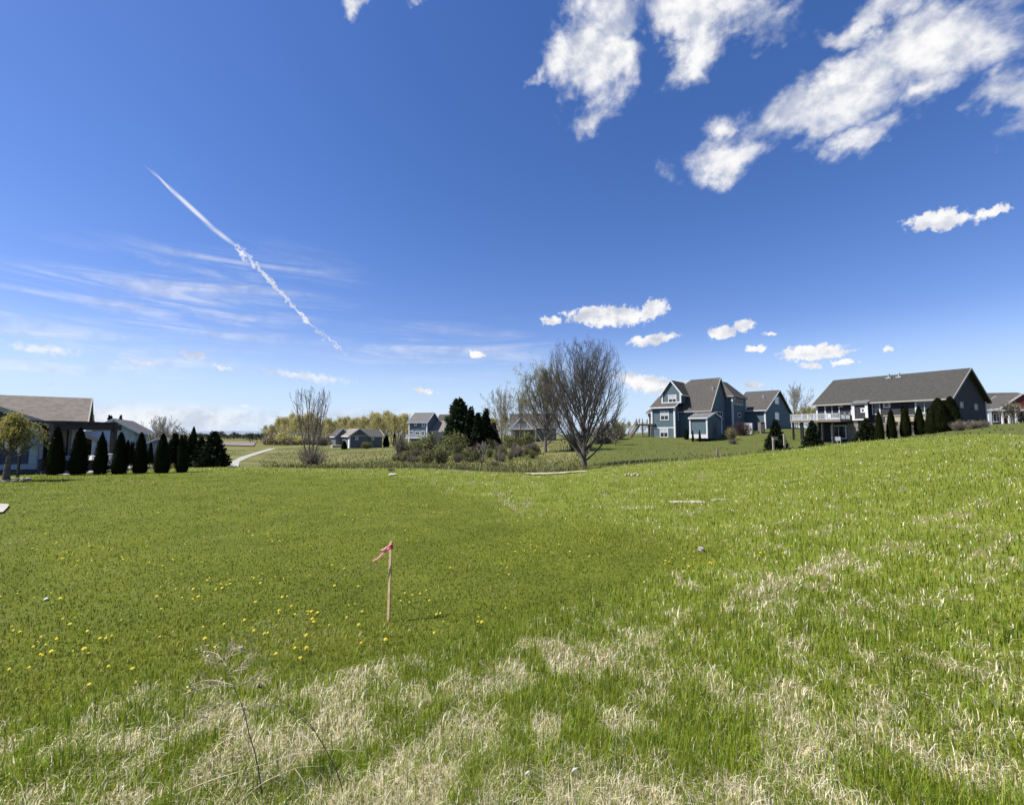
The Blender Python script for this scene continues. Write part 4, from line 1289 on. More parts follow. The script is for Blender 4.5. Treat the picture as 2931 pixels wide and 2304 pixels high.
class House:
    def __init__(s, name, c, z, alpha, label):
        s.a, s.b = frame2(alpha)
        s.c = np.array(c[:2], float)
        s.root = thing(name, (s.c[0], s.c[1], z), label, 'house')

    def pt(s, c, x, y, z):
        q = c + s.a * x + s.b * y
        return (q[0], q[1], z)

    def walls(s, c, La, Lb, z0, ze, zr, ridge, mat, name='wall'):
        pt = s.pt
        mb = MB()
        lo = [pt(c, 0, 0, z0), pt(c, La, 0, z0), pt(c, La, Lb, z0), pt(c, 0, Lb, z0)]
        hi = [pt(c, 0, 0, ze), pt(c, La, 0, ze), pt(c, La, Lb, ze), pt(c, 0, Lb, ze)]
        if ridge == 'a':
            mb.add(lo + hi + [pt(c, 0, Lb / 2, zr), pt(c, La, Lb / 2, zr)],
                   [(3, 2, 1, 0), (0, 1, 5, 4), (1, 2, 6, 9, 5), (2, 3, 7, 6), (3, 0, 4, 8, 7), (4, 5, 9, 8), (6, 7, 8, 9)])
        elif ridge == 'b':
            mb.add(lo + hi + [pt(c, La / 2, 0, zr), pt(c, La / 2, Lb, zr)],
                   [(3, 2, 1, 0), (0, 1, 5, 8, 4), (1, 2, 6, 5), (2, 3, 7, 9, 6), (3, 0, 4, 7), (4, 8, 9, 7), (5, 6, 9, 8)])
        else:
            mb.hexa(lo + hi)
        return mb.build(name, mat, s.root)

    def roof(s, c, La, Lb, ze, zr, ridge, mat, ov=0.45, th=0.16, trim='white', oe=None):
        """two sloping slabs with white rake and eave boards; ridge 'hip' gives a hipped roof"""
        pt = s.pt
        oe = ov if oe is None else oe
        mb = MB(); tr = MB()
        lift = th + 0.02
        if ridge in 'ab':
            half = (Lb if ridge == 'a' else La) / 2
            sl = (zr - ze) / half
            zl = ze - sl * ov
            def q(x, y, z): return pt(c, x, y, z + lift) if ridge == 'a' else pt(c, y, x, z + lift)
            Lr = La if ridge == 'a' else Lb
            for sgn in (0, 1):
                y0 = -ov if sgn == 0 else 2 * half + ov
                mb.slab([q(-oe, y0, zl), q(Lr + oe, y0, zl), q(Lr + oe, half, zr), q(-oe, half, zr)], th)
                yf = y0 + (-.03 if sgn == 0 else .03)
                tr.bar(q(-oe, yf, zl - th * .55), q(Lr + oe, yf, zl - th * .55), .06, .2)
                for xe in (-oe - .03, Lr + oe + .03):
                    tr.bar(q(xe, y0, zl - th * .5), q(xe, half, zr - th * .5), .06, .24)
        else:
            half = min(La, Lb) / 2
            sl = (zr - ze) / half
            zl = ze - sl * ov
            if La >= Lb: r0, r1 = (half, Lb / 2), (La - half, Lb / 2)
            else: r0, r1 = (La / 2, half), (La / 2, Lb - half)
            cs = [(-ov, -ov), (La + ov, -ov), (La + ov, Lb + ov), (-ov, Lb + ov)]
            V = [pt(c, x, y, zl + lift) for x, y in cs] + [pt(c, *r0, zr + lift), pt(c, *r1, zr + lift)] + [pt(c, x, y, zl) for x, y in cs]
            F = ([(0, 1, 5, 4), (1, 2, 5), (2, 3, 4, 5), (3, 0, 4)] if La >= Lb else [(0, 1, 4), (1, 2, 5, 4), (2, 3, 5), (3, 0, 4, 5)]) + \
                [(1, 0, 6, 7), (2, 1, 7, 8), (3, 2, 8, 9), (0, 3, 9, 6), (6, 9, 8, 7)]
            mb.add(V, F)
            for i in range(4):
                p, q_ = np.array(V[i]), np.array(V[(i + 1) % 4])
                d = np.array((0, 0, -.1)); tr.bar(p + d, q_ + d, .08, .2)
        r = mb.build('roof', mat, s.root)
        tr.build('fascia', MAT[trim], r)
        return r

    def corner_boards(s, c, La, Lb, z0, ze, w=.14, mat='white', which=(0, 1, 2, 3)):
        for i, (x, y) in enumerate(((0, 0), (La, 0), (La, Lb), (0, Lb))):
            if i in which:
                mb = MB(); mb.box(c, s.a, s.b, x - w / 2 - .01, x + w / 2 + .01, y - w / 2 - .01, y + w / 2 + .01, z0, ze - .05)
                mb.build('corner_board', MAT[mat], s.root)

    def window(s, p0, d, n, u0, u1, v0, v1, nx=1, ny=1, fr=.11, pane='glass', upper=None, name='window', uv=True, mat='white'):
        """window on the wall through plan point p0 along d, facing n, filling the given pixels"""
        if uv:
            x0, x1 = sorted((walk(p0, d, u0), walk(p0, d, u1)))
            ym = (p0 + d * (x0 + x1) / 2)[1]
            z0, z1 = zpx(v1, ym), zpx(v0, ym)
        else:
            x0, x1, z0, z1 = u0, u1, v0, v1
        mb = MB()
        mb.box(p0, d, n, x0, x1, .005, .07, z0, z0 + fr); mb.box(p0, d, n, x0, x1, .005, .07, z1 - fr, z1)
        mb.box(p0, d, n, x0, x0 + fr, .005, .068, z0 + fr, z1 - fr); mb.box(p0, d, n, x1 - fr, x1, .005, .068, z0 + fr, z1 - fr)
        for i in range(1, nx):
            x = x0 + (x1 - x0) * i / nx; mb.box(p0, d, n, x - .035, x + .035, .005, .064, z0 + fr, z1 - fr)
        for j in range(1, ny):
            z = z0 + (z1 - z0) * j / ny; mb.box(p0, d, n, x0 + fr, x1 - fr, .005, .060, z - .03, z + .03)
        o = mb.build(name, MAT[mat], s.root)
        for i in range(nx):
            for j in range(ny):
                xa, xb = x0 + fr + (x1 - x0 - 2 * fr) * i / nx, x0 + fr + (x1 - x0 - 2 * fr) * (i + 1) / nx
                za, zb = z0 + fr + (z1 - z0 - 2 * fr) * j / ny, z0 + fr + (z1 - z0 - 2 * fr) * (j + 1) / ny
                g_ = MB(); g_.box(p0, d, n, xa, xb, .004, .03, za, zb)
                g_.build('pane', MAT[upper if (upper and j == ny - 1) else pane], o)
        return o

    def box(s, name, c, s0, s1, t0, t1, z0, z1, mat, parent=None):
        mb = MB(); mb.box(c, s.a, s.b, s0, s1, t0, t1, z0, z1)
        return mb.build(name, MAT[mat], parent or s.root)


# ---------- charcoal ranch house on the right
c = P(2340, 1200, 75)[:2]
h = House('charcoal_house', c, g1(*c), 60, 'long charcoal house with grey roof and white railed deck on the rise at the right')
a, b = h.a, h.b; nf = -b; ng = a
La, Lb = walk(c, a, 2720), 14.0
zg = zpx(1262, 76) - .3
ze = 6.95; zr = 11.2; zf = zpx(1203, 74)                # eaves, ridge, main floor
h.walls(c, La, Lb, zg - .6, ze, zr, 'a', MAT['charcoal'])
h.roof(c, La, Lb, ze, zr, 'a', MAT['roof_dark'], .55, .2, 'cream')
h.corner_boards(c, La, Lb, zg, ze, .22)
h.window(c, a, nf, 2362, 2405, 1159, 1199, 2, 1, .14, name='sliding_door')
h.window(c, a, nf, 2437, 2452, 1154, 1188, 1, 1, .13, pane='curtain')
bay0, bay1 = walk(c, a, 2453), walk(c, a, 2491)
h.box('bay', c, bay0, bay1, -1.0, -.003, zpx(1204, 72), ze - .25, 'charcoal')
br = MB(); br.slab([h.pt(c, bay0 - .2, -1.3, ze - .22), h.pt(c, bay1 + .2, -1.3, ze - .22), h.pt(c, bay1 + .2, .3, ze + .35), h.pt(c, bay0 - .2, .3, ze + .35)], .12)
br.build('bay_roof', MAT['roof_grey'], h.root)
cb = c + nf * 1.0
mb = MB(); zb0, zb1 = zpx(1204, 71), ze - .3
for x in (bay0, bay1): mb.box(cb, a, nf, x - .18, x + .18, .005, .09, zb0, zb1)
mb.box(cb, a, nf, bay0 + .18, bay1 - .18, .005, .085, zb0, zb0 + .22); mb.box(cb, a, nf, bay0 + .18, bay1 - .18, .005, .085, zb1 - .2, zb1)
mb.build('bay_trim', MAT['white'], h.root)
h.window(cb, a, nf, 2465, 2478, 1168, 1181, 1, 1, .16)
h.window(c, a, nf, 2498, 2522, 1152, 1187, 1, 2, .14)
h.window(c, a, nf, 2530, 2551, 1151, 1168, 1, 1, .2)
h.window(c, a, nf, 2621, 2677, 1147, 1184, 2, 1, .2)
h.window(c, a, nf, 2377, 2422, 1217, 1256, 2, 1, .16, name='patio_door')
h.box('stone_base', c, walk(c, a, 2425), walk(c, a, 2700), -.12, -.002, zg - .5, zf - .55, 'stone')
cr = c + a * La
for u0, u1, v0, v1 in ((2749, 2759, 1150, 1168), (2790, 2800, 1156, 1174)):
    h.window(cr, b, ng, u0, u1, v0, v1, 1, 1, .22, pane='curtain', name='vent', mat='cream')
for u, v in ((2551, 1078), (2581, 1071)):
    t_ = walk(c + b * (Lb * .43), a, u); z_ = ze + (zr - ze) * .86
    mb = MB(); q = h.pt(c, t_, Lb * .43, z_)
    mb.bar(q, (q[0], q[1], q[2] + .9), .22); mb.box(np.array(q[:2]), a, b, -.35, .35, -.3, .3, z_ + .15, z_ + .35)
    mb.build('roof_vent', MAT['metal'], h.root)
mb = MB(); q = h.pt(c, walk(c, a, 2411), -.06, zpx(1164, 73)); mb.box(np.array(q[:2]), a, b, -.2, .2, -.12, .05, q[2] - .12, q[2] + .12)
mb.build('wall_lamp', MAT['white'], h.root)
# deck
d0, d1 = walk(c + nf * 3.2, a, 2262), walk(c, a, 2436)
dw = 3.3
dk_ = h.box('deck', c, d0, d1, -dw, -.01, zf - .32, zf - .04, 'wood')
for x in np.linspace(d0 + .3, d1 - 1.2, 5):
    mb = MB(); q = h.pt(c, x, -dw + .3, 0); mb.bar((q[0], q[1], g1(q[0], q[1]) - .3), (q[0], q[1], zf - .33), .24)
    mb.build('post', MAT['darkwood'], dk_)
q = h.pt(c, d0 + .3, -.6, 0); mb = MB(); mb.bar((q[0], q[1], g1(q[0], q[1]) - .3), (q[0], q[1], zf - .33), .24); mb.build('post', MAT['darkwood'], dk_)
def railing(pts, par, zf, panels=True, hh=1.0):
    for p, q in zip(pts[:-1], pts[1:]):
        p, q = np.array(p), np.array(q); L = np.linalg.norm(q - p); n = max(1, round(L / 1.9))
        d = (q - p) / L; nn = np.array((-d[1], d[0]))
        mb = MB()
        for z0_, z1_ in ((zf + .08, zf + .16), (zf + hh - .09, zf + hh)): mb.box(p, d, nn, 0, L, -.045, .045, z0_, z1_)
        r_ = mb.build('railing', MAT['rail'], par)
        for i in range(n + 1):
            m2 = MB(); x = L * i / n; m2.box(p, d, nn, x - .075, x + .075, -.075, .075, zf - .02, zf + hh + .1); m2.build('rail_post', MAT['rail'], par)
        k = int(L / .16); m3 = MB()
        for i in range(k):
            x = (i + .5) * L / k; m3.box(p, d, nn, x - .03, x + .03, -.02, .02, zf + .16, zf + hh - .09)
        o = m3.build('baluster', MAT['rail'], r_); o['kind'] = 'stuff'
railing([h.pt(c, d0 + .1, -.1, 0)[:2], h.pt(c, d0 + .1, -dw + .1, 0)[:2], h.pt(c, d1 - .1, -dw + .1, 0)[:2], h.pt(c, d1 - .1, -.1, 0)[:2]], dk_, zf - .04)
CH = h
# chairs on the deck and on the patio below
def chair(loc, rz, mat, label, group, cat='chair', name='patio_chair', k=1.0):
    e = thing(name, tuple(loc), label, cat, group); e.rotation_euler = (0, 0, rz)
    def part(nm, s0, s1, t0, t1, z0, z1):
        mb = MB(); mb.box(np.zeros(2), np.array((1., 0)), np.array((0, 1.)), s0 * k, s1 * k, t0 * k, t1 * k, z0 * k, z1 * k)
        me = mb.build(nm, MAT[mat]); me.parent = e
    part('seat', -.3, .3, -.28, .28, .38, .44); part('backrest', -.3, .3, .24, .3, .445, 1.0)
    for x in (-.27, .27):
        for y in (-.25, .25): part('leg', x - .03, x + .03, y - .03, y + .03, 0, .378)
    for x in (-.33, .33): part('armrest', x - .03, x + .03, -.27, .235, .6, .64)
    return e
q = h.pt(c, d0 + 2.6, -2.2, zf - .04); chair(q, .5, 'cushion', 'white chair behind the left end of the deck railing', 'deck chairs')
q = h.pt(c, d0 + 5.2, -2.0, zf - .04); chair(q, -.6, 'cushion', 'white chair near the middle of the deck', 'deck chairs')
for i, (x, y, r_) in enumerate(((walk(c, a, 2367), -2.6, .3), (walk(c, a, 2406), -2.2, -.5), (walk(c, a, 2425), -2.8, 2.2))):
    q = h.pt(c, x, -abs(y), 0); chair((q[0], q[1], g1(q[0], q[1])), r_, 'metal', ['grey chair on the patio left of the glass door under the deck', 'grey chair in front of the patio glass door', 'grey chair right of the patio glass door'][i], 'patio chairs')
# retaining wall in front of the right half
w0 = c + nf * 4.6
for i, (u0, u1, v0, v1) in enumerate(((2534, 2725, 1187, 1206),)):
    s0, s1 = walk(w0, a, u0), walk(w0, a, u1); ym = (w0 + a * (s0 + s1) / 2)[1]
    mb = MB(); mb.box(w0, a, nf, s0, s1, -.35, 0, zpx(1206, ym), zpx(1189, ym)); o = mb.build('retaining_wall', MAT['sand'])
    tag(o, 'pale stone retaining wall behind the arborvitae of the charcoal house', 'wall')
    mb = MB(); mb.box(w0, a, nf, s0 - .2, s1, -.5, .1, zpx(1188.9, ym), zpx(1186.5, ym)); mb.build('coping', MAT['concrete'], o)
    mb = MB(); mb.box(w0, a, nf, s0, s1, -.6, -.355, zpx(1270, ym) - 1, zpx(1189.5, ym)); mb.build('backing', MAT['stone'], o)
    for uu in (2537, 2577, 2653):
        x = walk(w0, a, uu); mb = MB(); mb.box(w0, a, nf, x - .18, x + .18, .02, .35, zpx(1262, ym) - .6, zpx(1207, ym)); mb.build('pillar', MAT['stone'], o)
# its evergreens
for i, (u, vt, vbm, wpx, lb) in enumerate([(2520, 1177, 1250, 26, 'narrow arborvitae left of the retaining wall, first of the row by the charcoal house'), (2555, 1172, 1248, 28, 'second arborvitae in the row by the charcoal house'),
                                           (2596, 1161, 1244, 30, 'third and tallest thin arborvitae in the row by the charcoal house'), (2636, 1163, 1242, 30, 'fourth arborvitae of the row, in front of the wide window'),
                                           (2693, 1140, 1238, 62, 'massive dark evergreen at the right front corner of the charcoal house'), (2728, 1136, 1236, 54, 'tall dark evergreen against the gable wall of the charcoal house'),
                                           (2670, 1168, 1238, 34, 'dark evergreen at the left flank of the massive corner one')]):
    Yc = (58 if i < 4 else 54); cc = at(u, Yc); Hh = zpx(vt, Yc) - cc[2]; Rr = wpx * Yc / FPX / 2
    plant('arborvitae', cc - np.array((0, 0, .1)), [('crown', arb[i % 4]), ('trunk', tm)], lb, 'arborvitae', 'evergreens by the charcoal house', rotz=i, scale=(Rr, Rr, Hh))
conif(2485, 60, 1195, 70, 'spreading dark evergreen shrub left of the arborvitae row', 1)
conif(2327, 58, 1204, 56, 'dark evergreen at the left corner of the deck of the charcoal house', 2)
conif(2222, 50, 1200, 60, 'dark bushy evergreen on the lawn between the two big houses', 0, vb_=1287)
hedge = shrub_meshes(310, 1.0, .8, 1500, .06, MAT['shrubtwig'], MAT['barkg'], 240)
for i, (u, wpx, lb) in enumerate([(2748, 60, 'brownish twiggy hedge bush beside the massive evergreen'), (2785, 66, 'brownish twiggy hedge bush in the middle, under the gable wall'), (2818, 50, 'brownish twiggy hedge bush at the right corner of the charcoal house')]):
    cc = at(u, 50); k = wpx * 50 / FPX / 2
    plant('hedge_bush', cc, hedge, lb, 'hedge', 'hedge under the gable wall', rotz=i, scale=(k * 1.1, k, (zpx(1200, 50) - cc[2]) / .85))
for i, (u, v, k, lb) in enumerate([(2557, 1249, .55, 'grey boulder at the foot of the second arborvitae'), (2340, 1268, .5, 'grey boulder beside the evergreen at the deck corner'), (2325, 1271, .35, 'small boulder left of the one at the deck corner')]):
    pass

# ---------- right-most house with the red gable
c = P(2826, 1180, 84)[:2]
h = House('red_gabled_house', c, g1(*c), 12, 'house with grey hipped roof, red gable and white porch posts at the right edge')
a, b = h.a, h.b; nf = -b
z0 = zpx(1216, 82); ze2 = zpx(1170, 82); La = 16.0
h.walls(c + b * 2.4, La, 11, z0 - 2, ze2, 0, 'box', MAT['charcoal'])
h.roof(c + b * 2.4, La, 11, ze2 + .1, ze2 + 3.4, 'hip', MAT['roof_brown'], .5, .2)
h.walls(c + a * 2.3, 6.4, 2.4, ze2, ze2 + .3, ze2 + 2.6, 'b', MAT['red'], 'porch_gable')
h.roof(c + a * 2.3, 6.4, 5.5, ze2 + .3, ze2 + 2.7, 'b', MAT['roof_brown'], .5, .16, oe=.15)
h.box('porch_beam', c, -.3, 9.5, -.25, .15, ze2 - .35, ze2 - .02, 'white')
h.box('porch_floor', c, -.5, 9.5, -.4, 2.39, z0 - 2, z0, 'concrete')
for u in (2833, 2869, 2888, 2908):
    x = walk(c, a, u); w_ = .24 if u == 2833 else .11
    h.box('porch_post', c, x - w_, x + w_, -.18, .1, z0 + .01, ze2 - .36, 'white')
h.box('red_door', c, walk(c + b * 2.4, a, 2877), walk(c + b * 2.4, a, 2889), 2.34, 2.398, z0, ze2 - .5, 'red')
for u0, u1 in ((2842, 2862), (2892, 2905)): h.window(c + b * 2.4, a, nf, u0, u1, 1182, 1208, 2, 1, .1)

# ---------- teal house
c = P(1857, 1200, 92)[:2]
h = House('teal_house', c, g1(*c), 42, 'large teal house with brown hipped and gabled roofs left of the charcoal one')
a, b = h.a, h.b; nf = -b; ng = a
zb = zpx(1252, 88) - .5
# main range: ridge along a, hipped at its left end
La = walk(c, a, 2034); ce = c + a * La
Lb = 2 * walk(ce, b, 2062)
ze = zpx(1176, 91); zr = zpx(1084, (ce + b * Lb / 2)[1])
h.walls(c, La, Lb, zb - 1, ze, ze, 'box', MAT['teal'])
mb = MB(); mb.add([h.pt(ce, 0, 0, ze - .1), h.pt(ce, 0, Lb, ze - .1), h.pt(ce, 0, Lb / 2, zr - .05), h.pt(ce, -.3, 0, ze - .1), h.pt(ce, -.3, Lb, ze - .1), h.pt(ce, -.3, Lb / 2, zr - .05)],
                  [(0, 1, 2), (3, 5, 4), (0, 3, 4, 1), (1, 4, 5, 2), (2, 5, 3, 0)])
mb.build('gable_wall', MAT['teal'], h.root)
ov = .45; sl = (zr - ze) / (Lb / 2); zl = ze - sl * ov; hp = min(La * .55, walk(c + b * Lb / 2, a, 1996))
R0, R1 = h.pt(c, hp, Lb / 2, zr + .2), h.pt(c, La + .3, Lb / 2, zr + .2)
FL, FR, BR, BL = h.pt(c, -ov, -ov, zl + .2), h.pt(c, La + .3, -ov, zl + .2), h.pt(c, La + .3, Lb + ov, zl + .2), h.pt(c, -ov, Lb + ov, zl + .2)
mb = MB(); mb.slab([FL, FR, R1, R0], .18); mb.slab([BR, BL, R0, R1], .18); mb.slab([BL, FL, R0], .18)
rm = mb.build('roof', MAT['roof_brown'], h.root)
mb = MB()
for p_, q_ in ((FL, FR), (BL, FL), (FR, R1), (R1, BR)):
    mb.bar(np.array(p_) - (0, 0, .1), np.array(q_) - (0, 0, .1), .1, .24)
mb.build('fascia', MAT['cream'], rm)
h.corner_boards(c, La, Lb, zb, ze, .25, which=(0, 1))
h.window(c, a, nf, 1869, 1876, 1182, 1205, 1, 2, .12)
h.window(c, a, nf, 1985, 2013, 1177, 1190, 2, 1, .14)
# projecting wing with the lit wall
x0, x1 = walk(c, a, 1883) , walk(c, a, 1931)
pw = 2.2
cw = c + a * (x0 - .2) - b * pw
Lw = walk(cw, a, 1931)
zew = zpx(1168, cw[1])
h.walls(cw, Lw, pw + 2.5, zb - 1, zew, zew, 'box', MAT['teal'])
sl = (zr - .3 - ze) / (Lb / 2)
mb = MB(); zt = zew + .12
mb.slab([h.pt(cw, -.35, -.45, zt - .05), h.pt(cw, Lw + .35, -.45, zt - .05), h.pt(cw, Lw + .35, pw + 2.4, zt + 2.6), h.pt(cw, -.35, pw + 2.4, zt + 2.6)], .18)
rw = mb.build('wing_roof', MAT['roof_brown'], h.root)
mb = MB(); mb.bar(h.pt(cw, -.35, -.49, zt - .15), h.pt(cw, Lw + .35, -.49, zt - .15), .06, .24)
mb.bar(h.pt(cw, Lw + .39, -.45, zt - .15), h.pt(cw, Lw + .39, pw + 2.4, zt + 2.5), .06, .24); mb.build('fascia', MAT['white'], rw)
h.corner_boards(cw, Lw, pw + 2, zb, zew, .3, which=(0, 1))
h.window(cw, a, nf, 1890, 1915, 1176, 1203, 2, 2, .14, upper='curtain')
h.window(cw, a, nf, 1888, 1912, 1224, 1252, 2, 2, .14, upper='curtain')
h.box('belt_board', cw, 0, Lw, -.05, -.003, zpx(1226, cw[1]), zpx(1223, cw[1]), 'white')
cwr = cw + a * Lw
h.window(cwr, b, ng, 1941, 1953, 1177, 1203, 1, 1, .12)
# dormer
cd = c + a * walk(c, a, 1903) - b * .35
Ld = walk(cd, a, 1953); zd0 = zpx(1156, cd[1]); zde = zpx(1128, cd[1]); zdr = zpx(1093, cd[1])
cd = cd - b * .6
h.walls(cd, Ld, 6.4, zd0, zde, zdr, 'b', MAT['teal'], 'dormer_wall')
h.roof(cd, Ld, 6.2, zde, zdr, 'b', MAT['roof_brown'], .45, .16, oe=.3)
h.corner_boards(cd, Ld, 5, zd0, zde, .25, which=(0, 1))
h.box('dormer_sill', cd, -.15, Ld + .15, -.1, -.003, zd0 - .02, zd0 + .25, 'white')
h.window(cd, a, nf, 1914, 1938, 1130, 1154, 2, 2, .14, upper='curtain')
h.window(ce, b, ng, 2046, 2068, 1178, 1191, 3, 1, .12)
# second hipped block with the upstairs window
cu = ce + b * walk(ce, b, 2079) + a * .003
Lu = max(1.2, walk(cu, a, 2088)); Lub = walk(cu + a * Lu, b, 2135)
cu_r = cu + a * Lu
zue = zpx(1130, cu_r[1]); zur = zpx(1092, (cu_r + b * 3)[1])
h.walls(cu, Lu, Lub, zb - 1, zue, 0, 'box', MAT['teal'])
h.roof(cu - a * 4.2, Lu + 4.2, Lub, zue, zur, 'hip', MAT['roof_brown'], .4, .2, 'cream')
h.corner_boards(cu, Lu, Lub, zb, zue, .28, which=(1, 2))
h.window(cu_r, b, ng, 2103, 2127, 1134, 1159, 3, 1, .14)
h.window(cu_r, b, ng, 2112, 2121, 1182, 1194, 1, 1, .14)
# garage wing
cg = cu_r + b * (Lub - .2)
Lg = walk(cg, a, 2190); zge = zpx(1174, (cg + a * Lg)[1])
Lgb = walk(cg + a * Lg, b, 2262)
zgr = zpx(1119, (cg + a * Lg + b * Lgb / 2)[1])
h.walls(cg, Lg, Lgb, zb - 1, zge, zgr, 'a', MAT['teal'])
h.roof(cg - a * 2.5, Lg + 2.5, Lgb, zge, zgr, 'a', MAT['roof_brown'], .45, .18)
h.corner_boards(cg, Lg, Lgb, zb, zge, .28, which=(1, 2))
cgr = cg + a * Lg
h.window(cgr, b, ng, 2219, 2231, 1135, 1157, 1, 2, .14)
h.window(cgr, b, ng, 2218, 2230, 1180, 1202, 1, 2, .14)
for (cc_, y_, z_) in ((c + a * walk(c, a, 2026), Lb * .30, ze + (zr - ze) * .60), (cg + a * Lg * .55, Lgb * .28, zge + (zgr - zge) * .6)):
    mb = MB(); q = h.pt(cc_, 0, y_, z_); mb.bar(q, (q[0], q[1], q[2] + .8), .3); mb.build('roof_vent', MAT['metal'], h.root)
# side deck with stairs
zd = zpx(1214, 92)
cdk = c - b * 2.0
s0 = walk(cdk, a, 1822); s1 = walk(cdk, a, 1878)
dk_ = h.box('deck', cdk, s0, s1, -.6, 4.0, zd - .3, zd, 'darkwood')
for uu in (1838, 1863):
    x = walk(cdk - b * .5, a, uu); q = h.pt(cdk, x, -.45, 0); mb = MB(); mb.bar((q[0], q[1], g1(q[0], q[1]) - .3), (q[0], q[1], zd - .31), .28); mb.build('post', MAT['wood'], dk_)
for x in (s0 + .2, s0 + .9, s0 + 1.5):
    mb = MB(); q = h.pt(cdk, x, -.5, zd); mb.bar(q, (q[0], q[1], zd + 1.05), .14); mb.build('rail_post', MAT['wood'], dk_)
q0 = np.array(h.pt(cdk, s0, .2, zd)); xe = walk(cdk, a, 1797); q1_ = np.array(h.pt(cdk, xe, .2, 0)); q1_[2] = g1(q1_[0], q1_[1])
for off in (0, 1.1):
    mb = MB(); o_ = np.array((*(b * off), 0)); mb.bar(q0 + o_ - (0, 0, .15), q1_ + o_, .1, .35); mb.bar(q0 + o_ + (0, 0, .95), q1_ + o_ + (0, 0, 1.0), .09, .14)
    mb.bar(q1_ + o_, q1_ + o_ + (0, 0, 1.05), .14); mb.build('stair_rail', MAT['wood'], dk_)
for i in range(11):
    t_ = (i + .5) / 11; p_ = q0 * (1 - t_) + q1_ * t_; mb = MB(); mb.box(p_[:2], a, b, -.16, .16, -.0, 1.1, p_[2] - .03, p_[2] + .02); mb.build('step', MAT['wood'], dk_)
for i in range(9):
    t_ = (i + .5) / 9; p_ = q0 * (1 - t_) + q1_ * t_; mb = MB(); mb.bar(p_, p_ + (0, 0, .95), .05); mb.build('baluster', MAT['wood'], dk_)

# ---------- teal shed
cs = P(1976, 1240, 80)[:2]
hs = House('garden_shed', cs, g1(*cs), 42, 'small teal shed with white corner boards in front of the teal house')
hs.root['category'] = 'shed'
Ls = walk(cs, hs.a, 2023); Lsb = walk(cs + hs.a * Ls, hs.b, 2064)
zs0 = zpx(1246, cs[1]) - .1; zse = zpx(1198, cs[1]); zsr = zpx(1182, cs[1] - .5)
hs.walls(cs, Ls, Lsb, zs0 - .5, zse, zsr, 'a', MAT['teal'])
hs.roof(cs, Ls, Lsb, zse, zsr, 'a', MAT['roof_grey'], .25, .12, oe=.2)
hs.corner_boards(cs, Ls, Lsb, zs0 + .3, zse, .22, which=(0, 1, 2))
hs.box('skirt', cs, -.15, Ls + .15, -.2, -.003, zs0 - .4, zs0 + .28, 'white')
hs.window(cs + hs.a * Ls, hs.b, hs.a, .5 * Lsb - .9, .5 * Lsb + .9, zs0 + .1, zse - .4, 2, 1, .09, 'door', name='door', uv=False, mat='teal')
# plants and boxes round the teal house
for i, (u, Y, vt, vbm, wpx, lb) in enumerate([(1984, 78, 1231, 1246, 7, 'tiny dark cypress at the left front of the shed'), (2004, 78, 1232, 1247, 8, 'tiny dark cypress at the middle front of the shed'), (1966, 82, 1230, 1246, 14, 'small dark bush between the wing and the shed')]):
    cc = at(u, Y); Hh = zpx(vt, Y) - cc[2]; Rr = wpx * Y / FPX / 2
    plant('cypress', cc, [('crown', arb[i]), ('trunk', tm)], lb, 'cypress', scale=(Rr, Rr, max(Hh, .5)))
yb = shrub_meshes(320, 1.0, .9, 900, .08, MAT['budsmall'], MAT['barkg'], 120)
cc = at(2094, 78); plant('shrub', cc, yb, 'yellowish twiggy bush right of the shed', 'shrub', scale=(1.5, 1.5, 2.6))
cc = at(2098, 72); plant('shrub', cc, st_[0], 'pale dry clump on the lawn below the yellowish bush', 'shrub', scale=(1.3, 1.3, 1.0))
cc = at(2126, 84); plant('shrub', cc, shrub_meshes(321, 1.0, .9, 900, .08, MAT['wine'], MAT['bark'], 120), 'dusky purple bush against the wall of the teal house', 'shrub', scale=(2.2, 2.2, 3.0))
def unit(name, u, Y, v0, v1, wpx, mat, label, cat):
    q = at(u, Y); k = wpx * Y / FPX; z1_ = zpx(v0, Y); mb = MB(); mb.box(q[:2], h.a, h.b, -k / 2, k / 2, -.4, .4, q[2] - .3, z1_); o = mb.build(name, MAT[mat]); tag(o, label, cat)
    m2 = MB(); m2.box(q[:2], h.a, h.b, -k / 2 - .04, k / 2 + .04, -.44, .44, z1_ + .003, z1_ + .08); m2.build('lid', MAT[mat], o)
    m3 = MB()
    for i in range(4):
        z_ = q[2] + (z1_ - q[2]) * (.2 + .18 * i); m3.box(q[:2], h.a, h.b, -k / 2 + .06, k / 2 - .06, -.425, -.402, z_, z_ + .06)
    m3.build('grille', MAT['metal'], o)
unit('air_conditioner', 2145, 86, 1212, 1224, 21, 'white', 'white low cabinet against the wall right of the purple bush', 'cabinet')
unit('waste_bin', 2178, 86, 1209, 1224, 8, 'wood', 'tan bin at the corner of the garage wing', 'bin')
unit('waste_bin', 2187, 85, 1210, 1224, 7, 'door', 'black bin at the corner of the garage wing', 'bin')
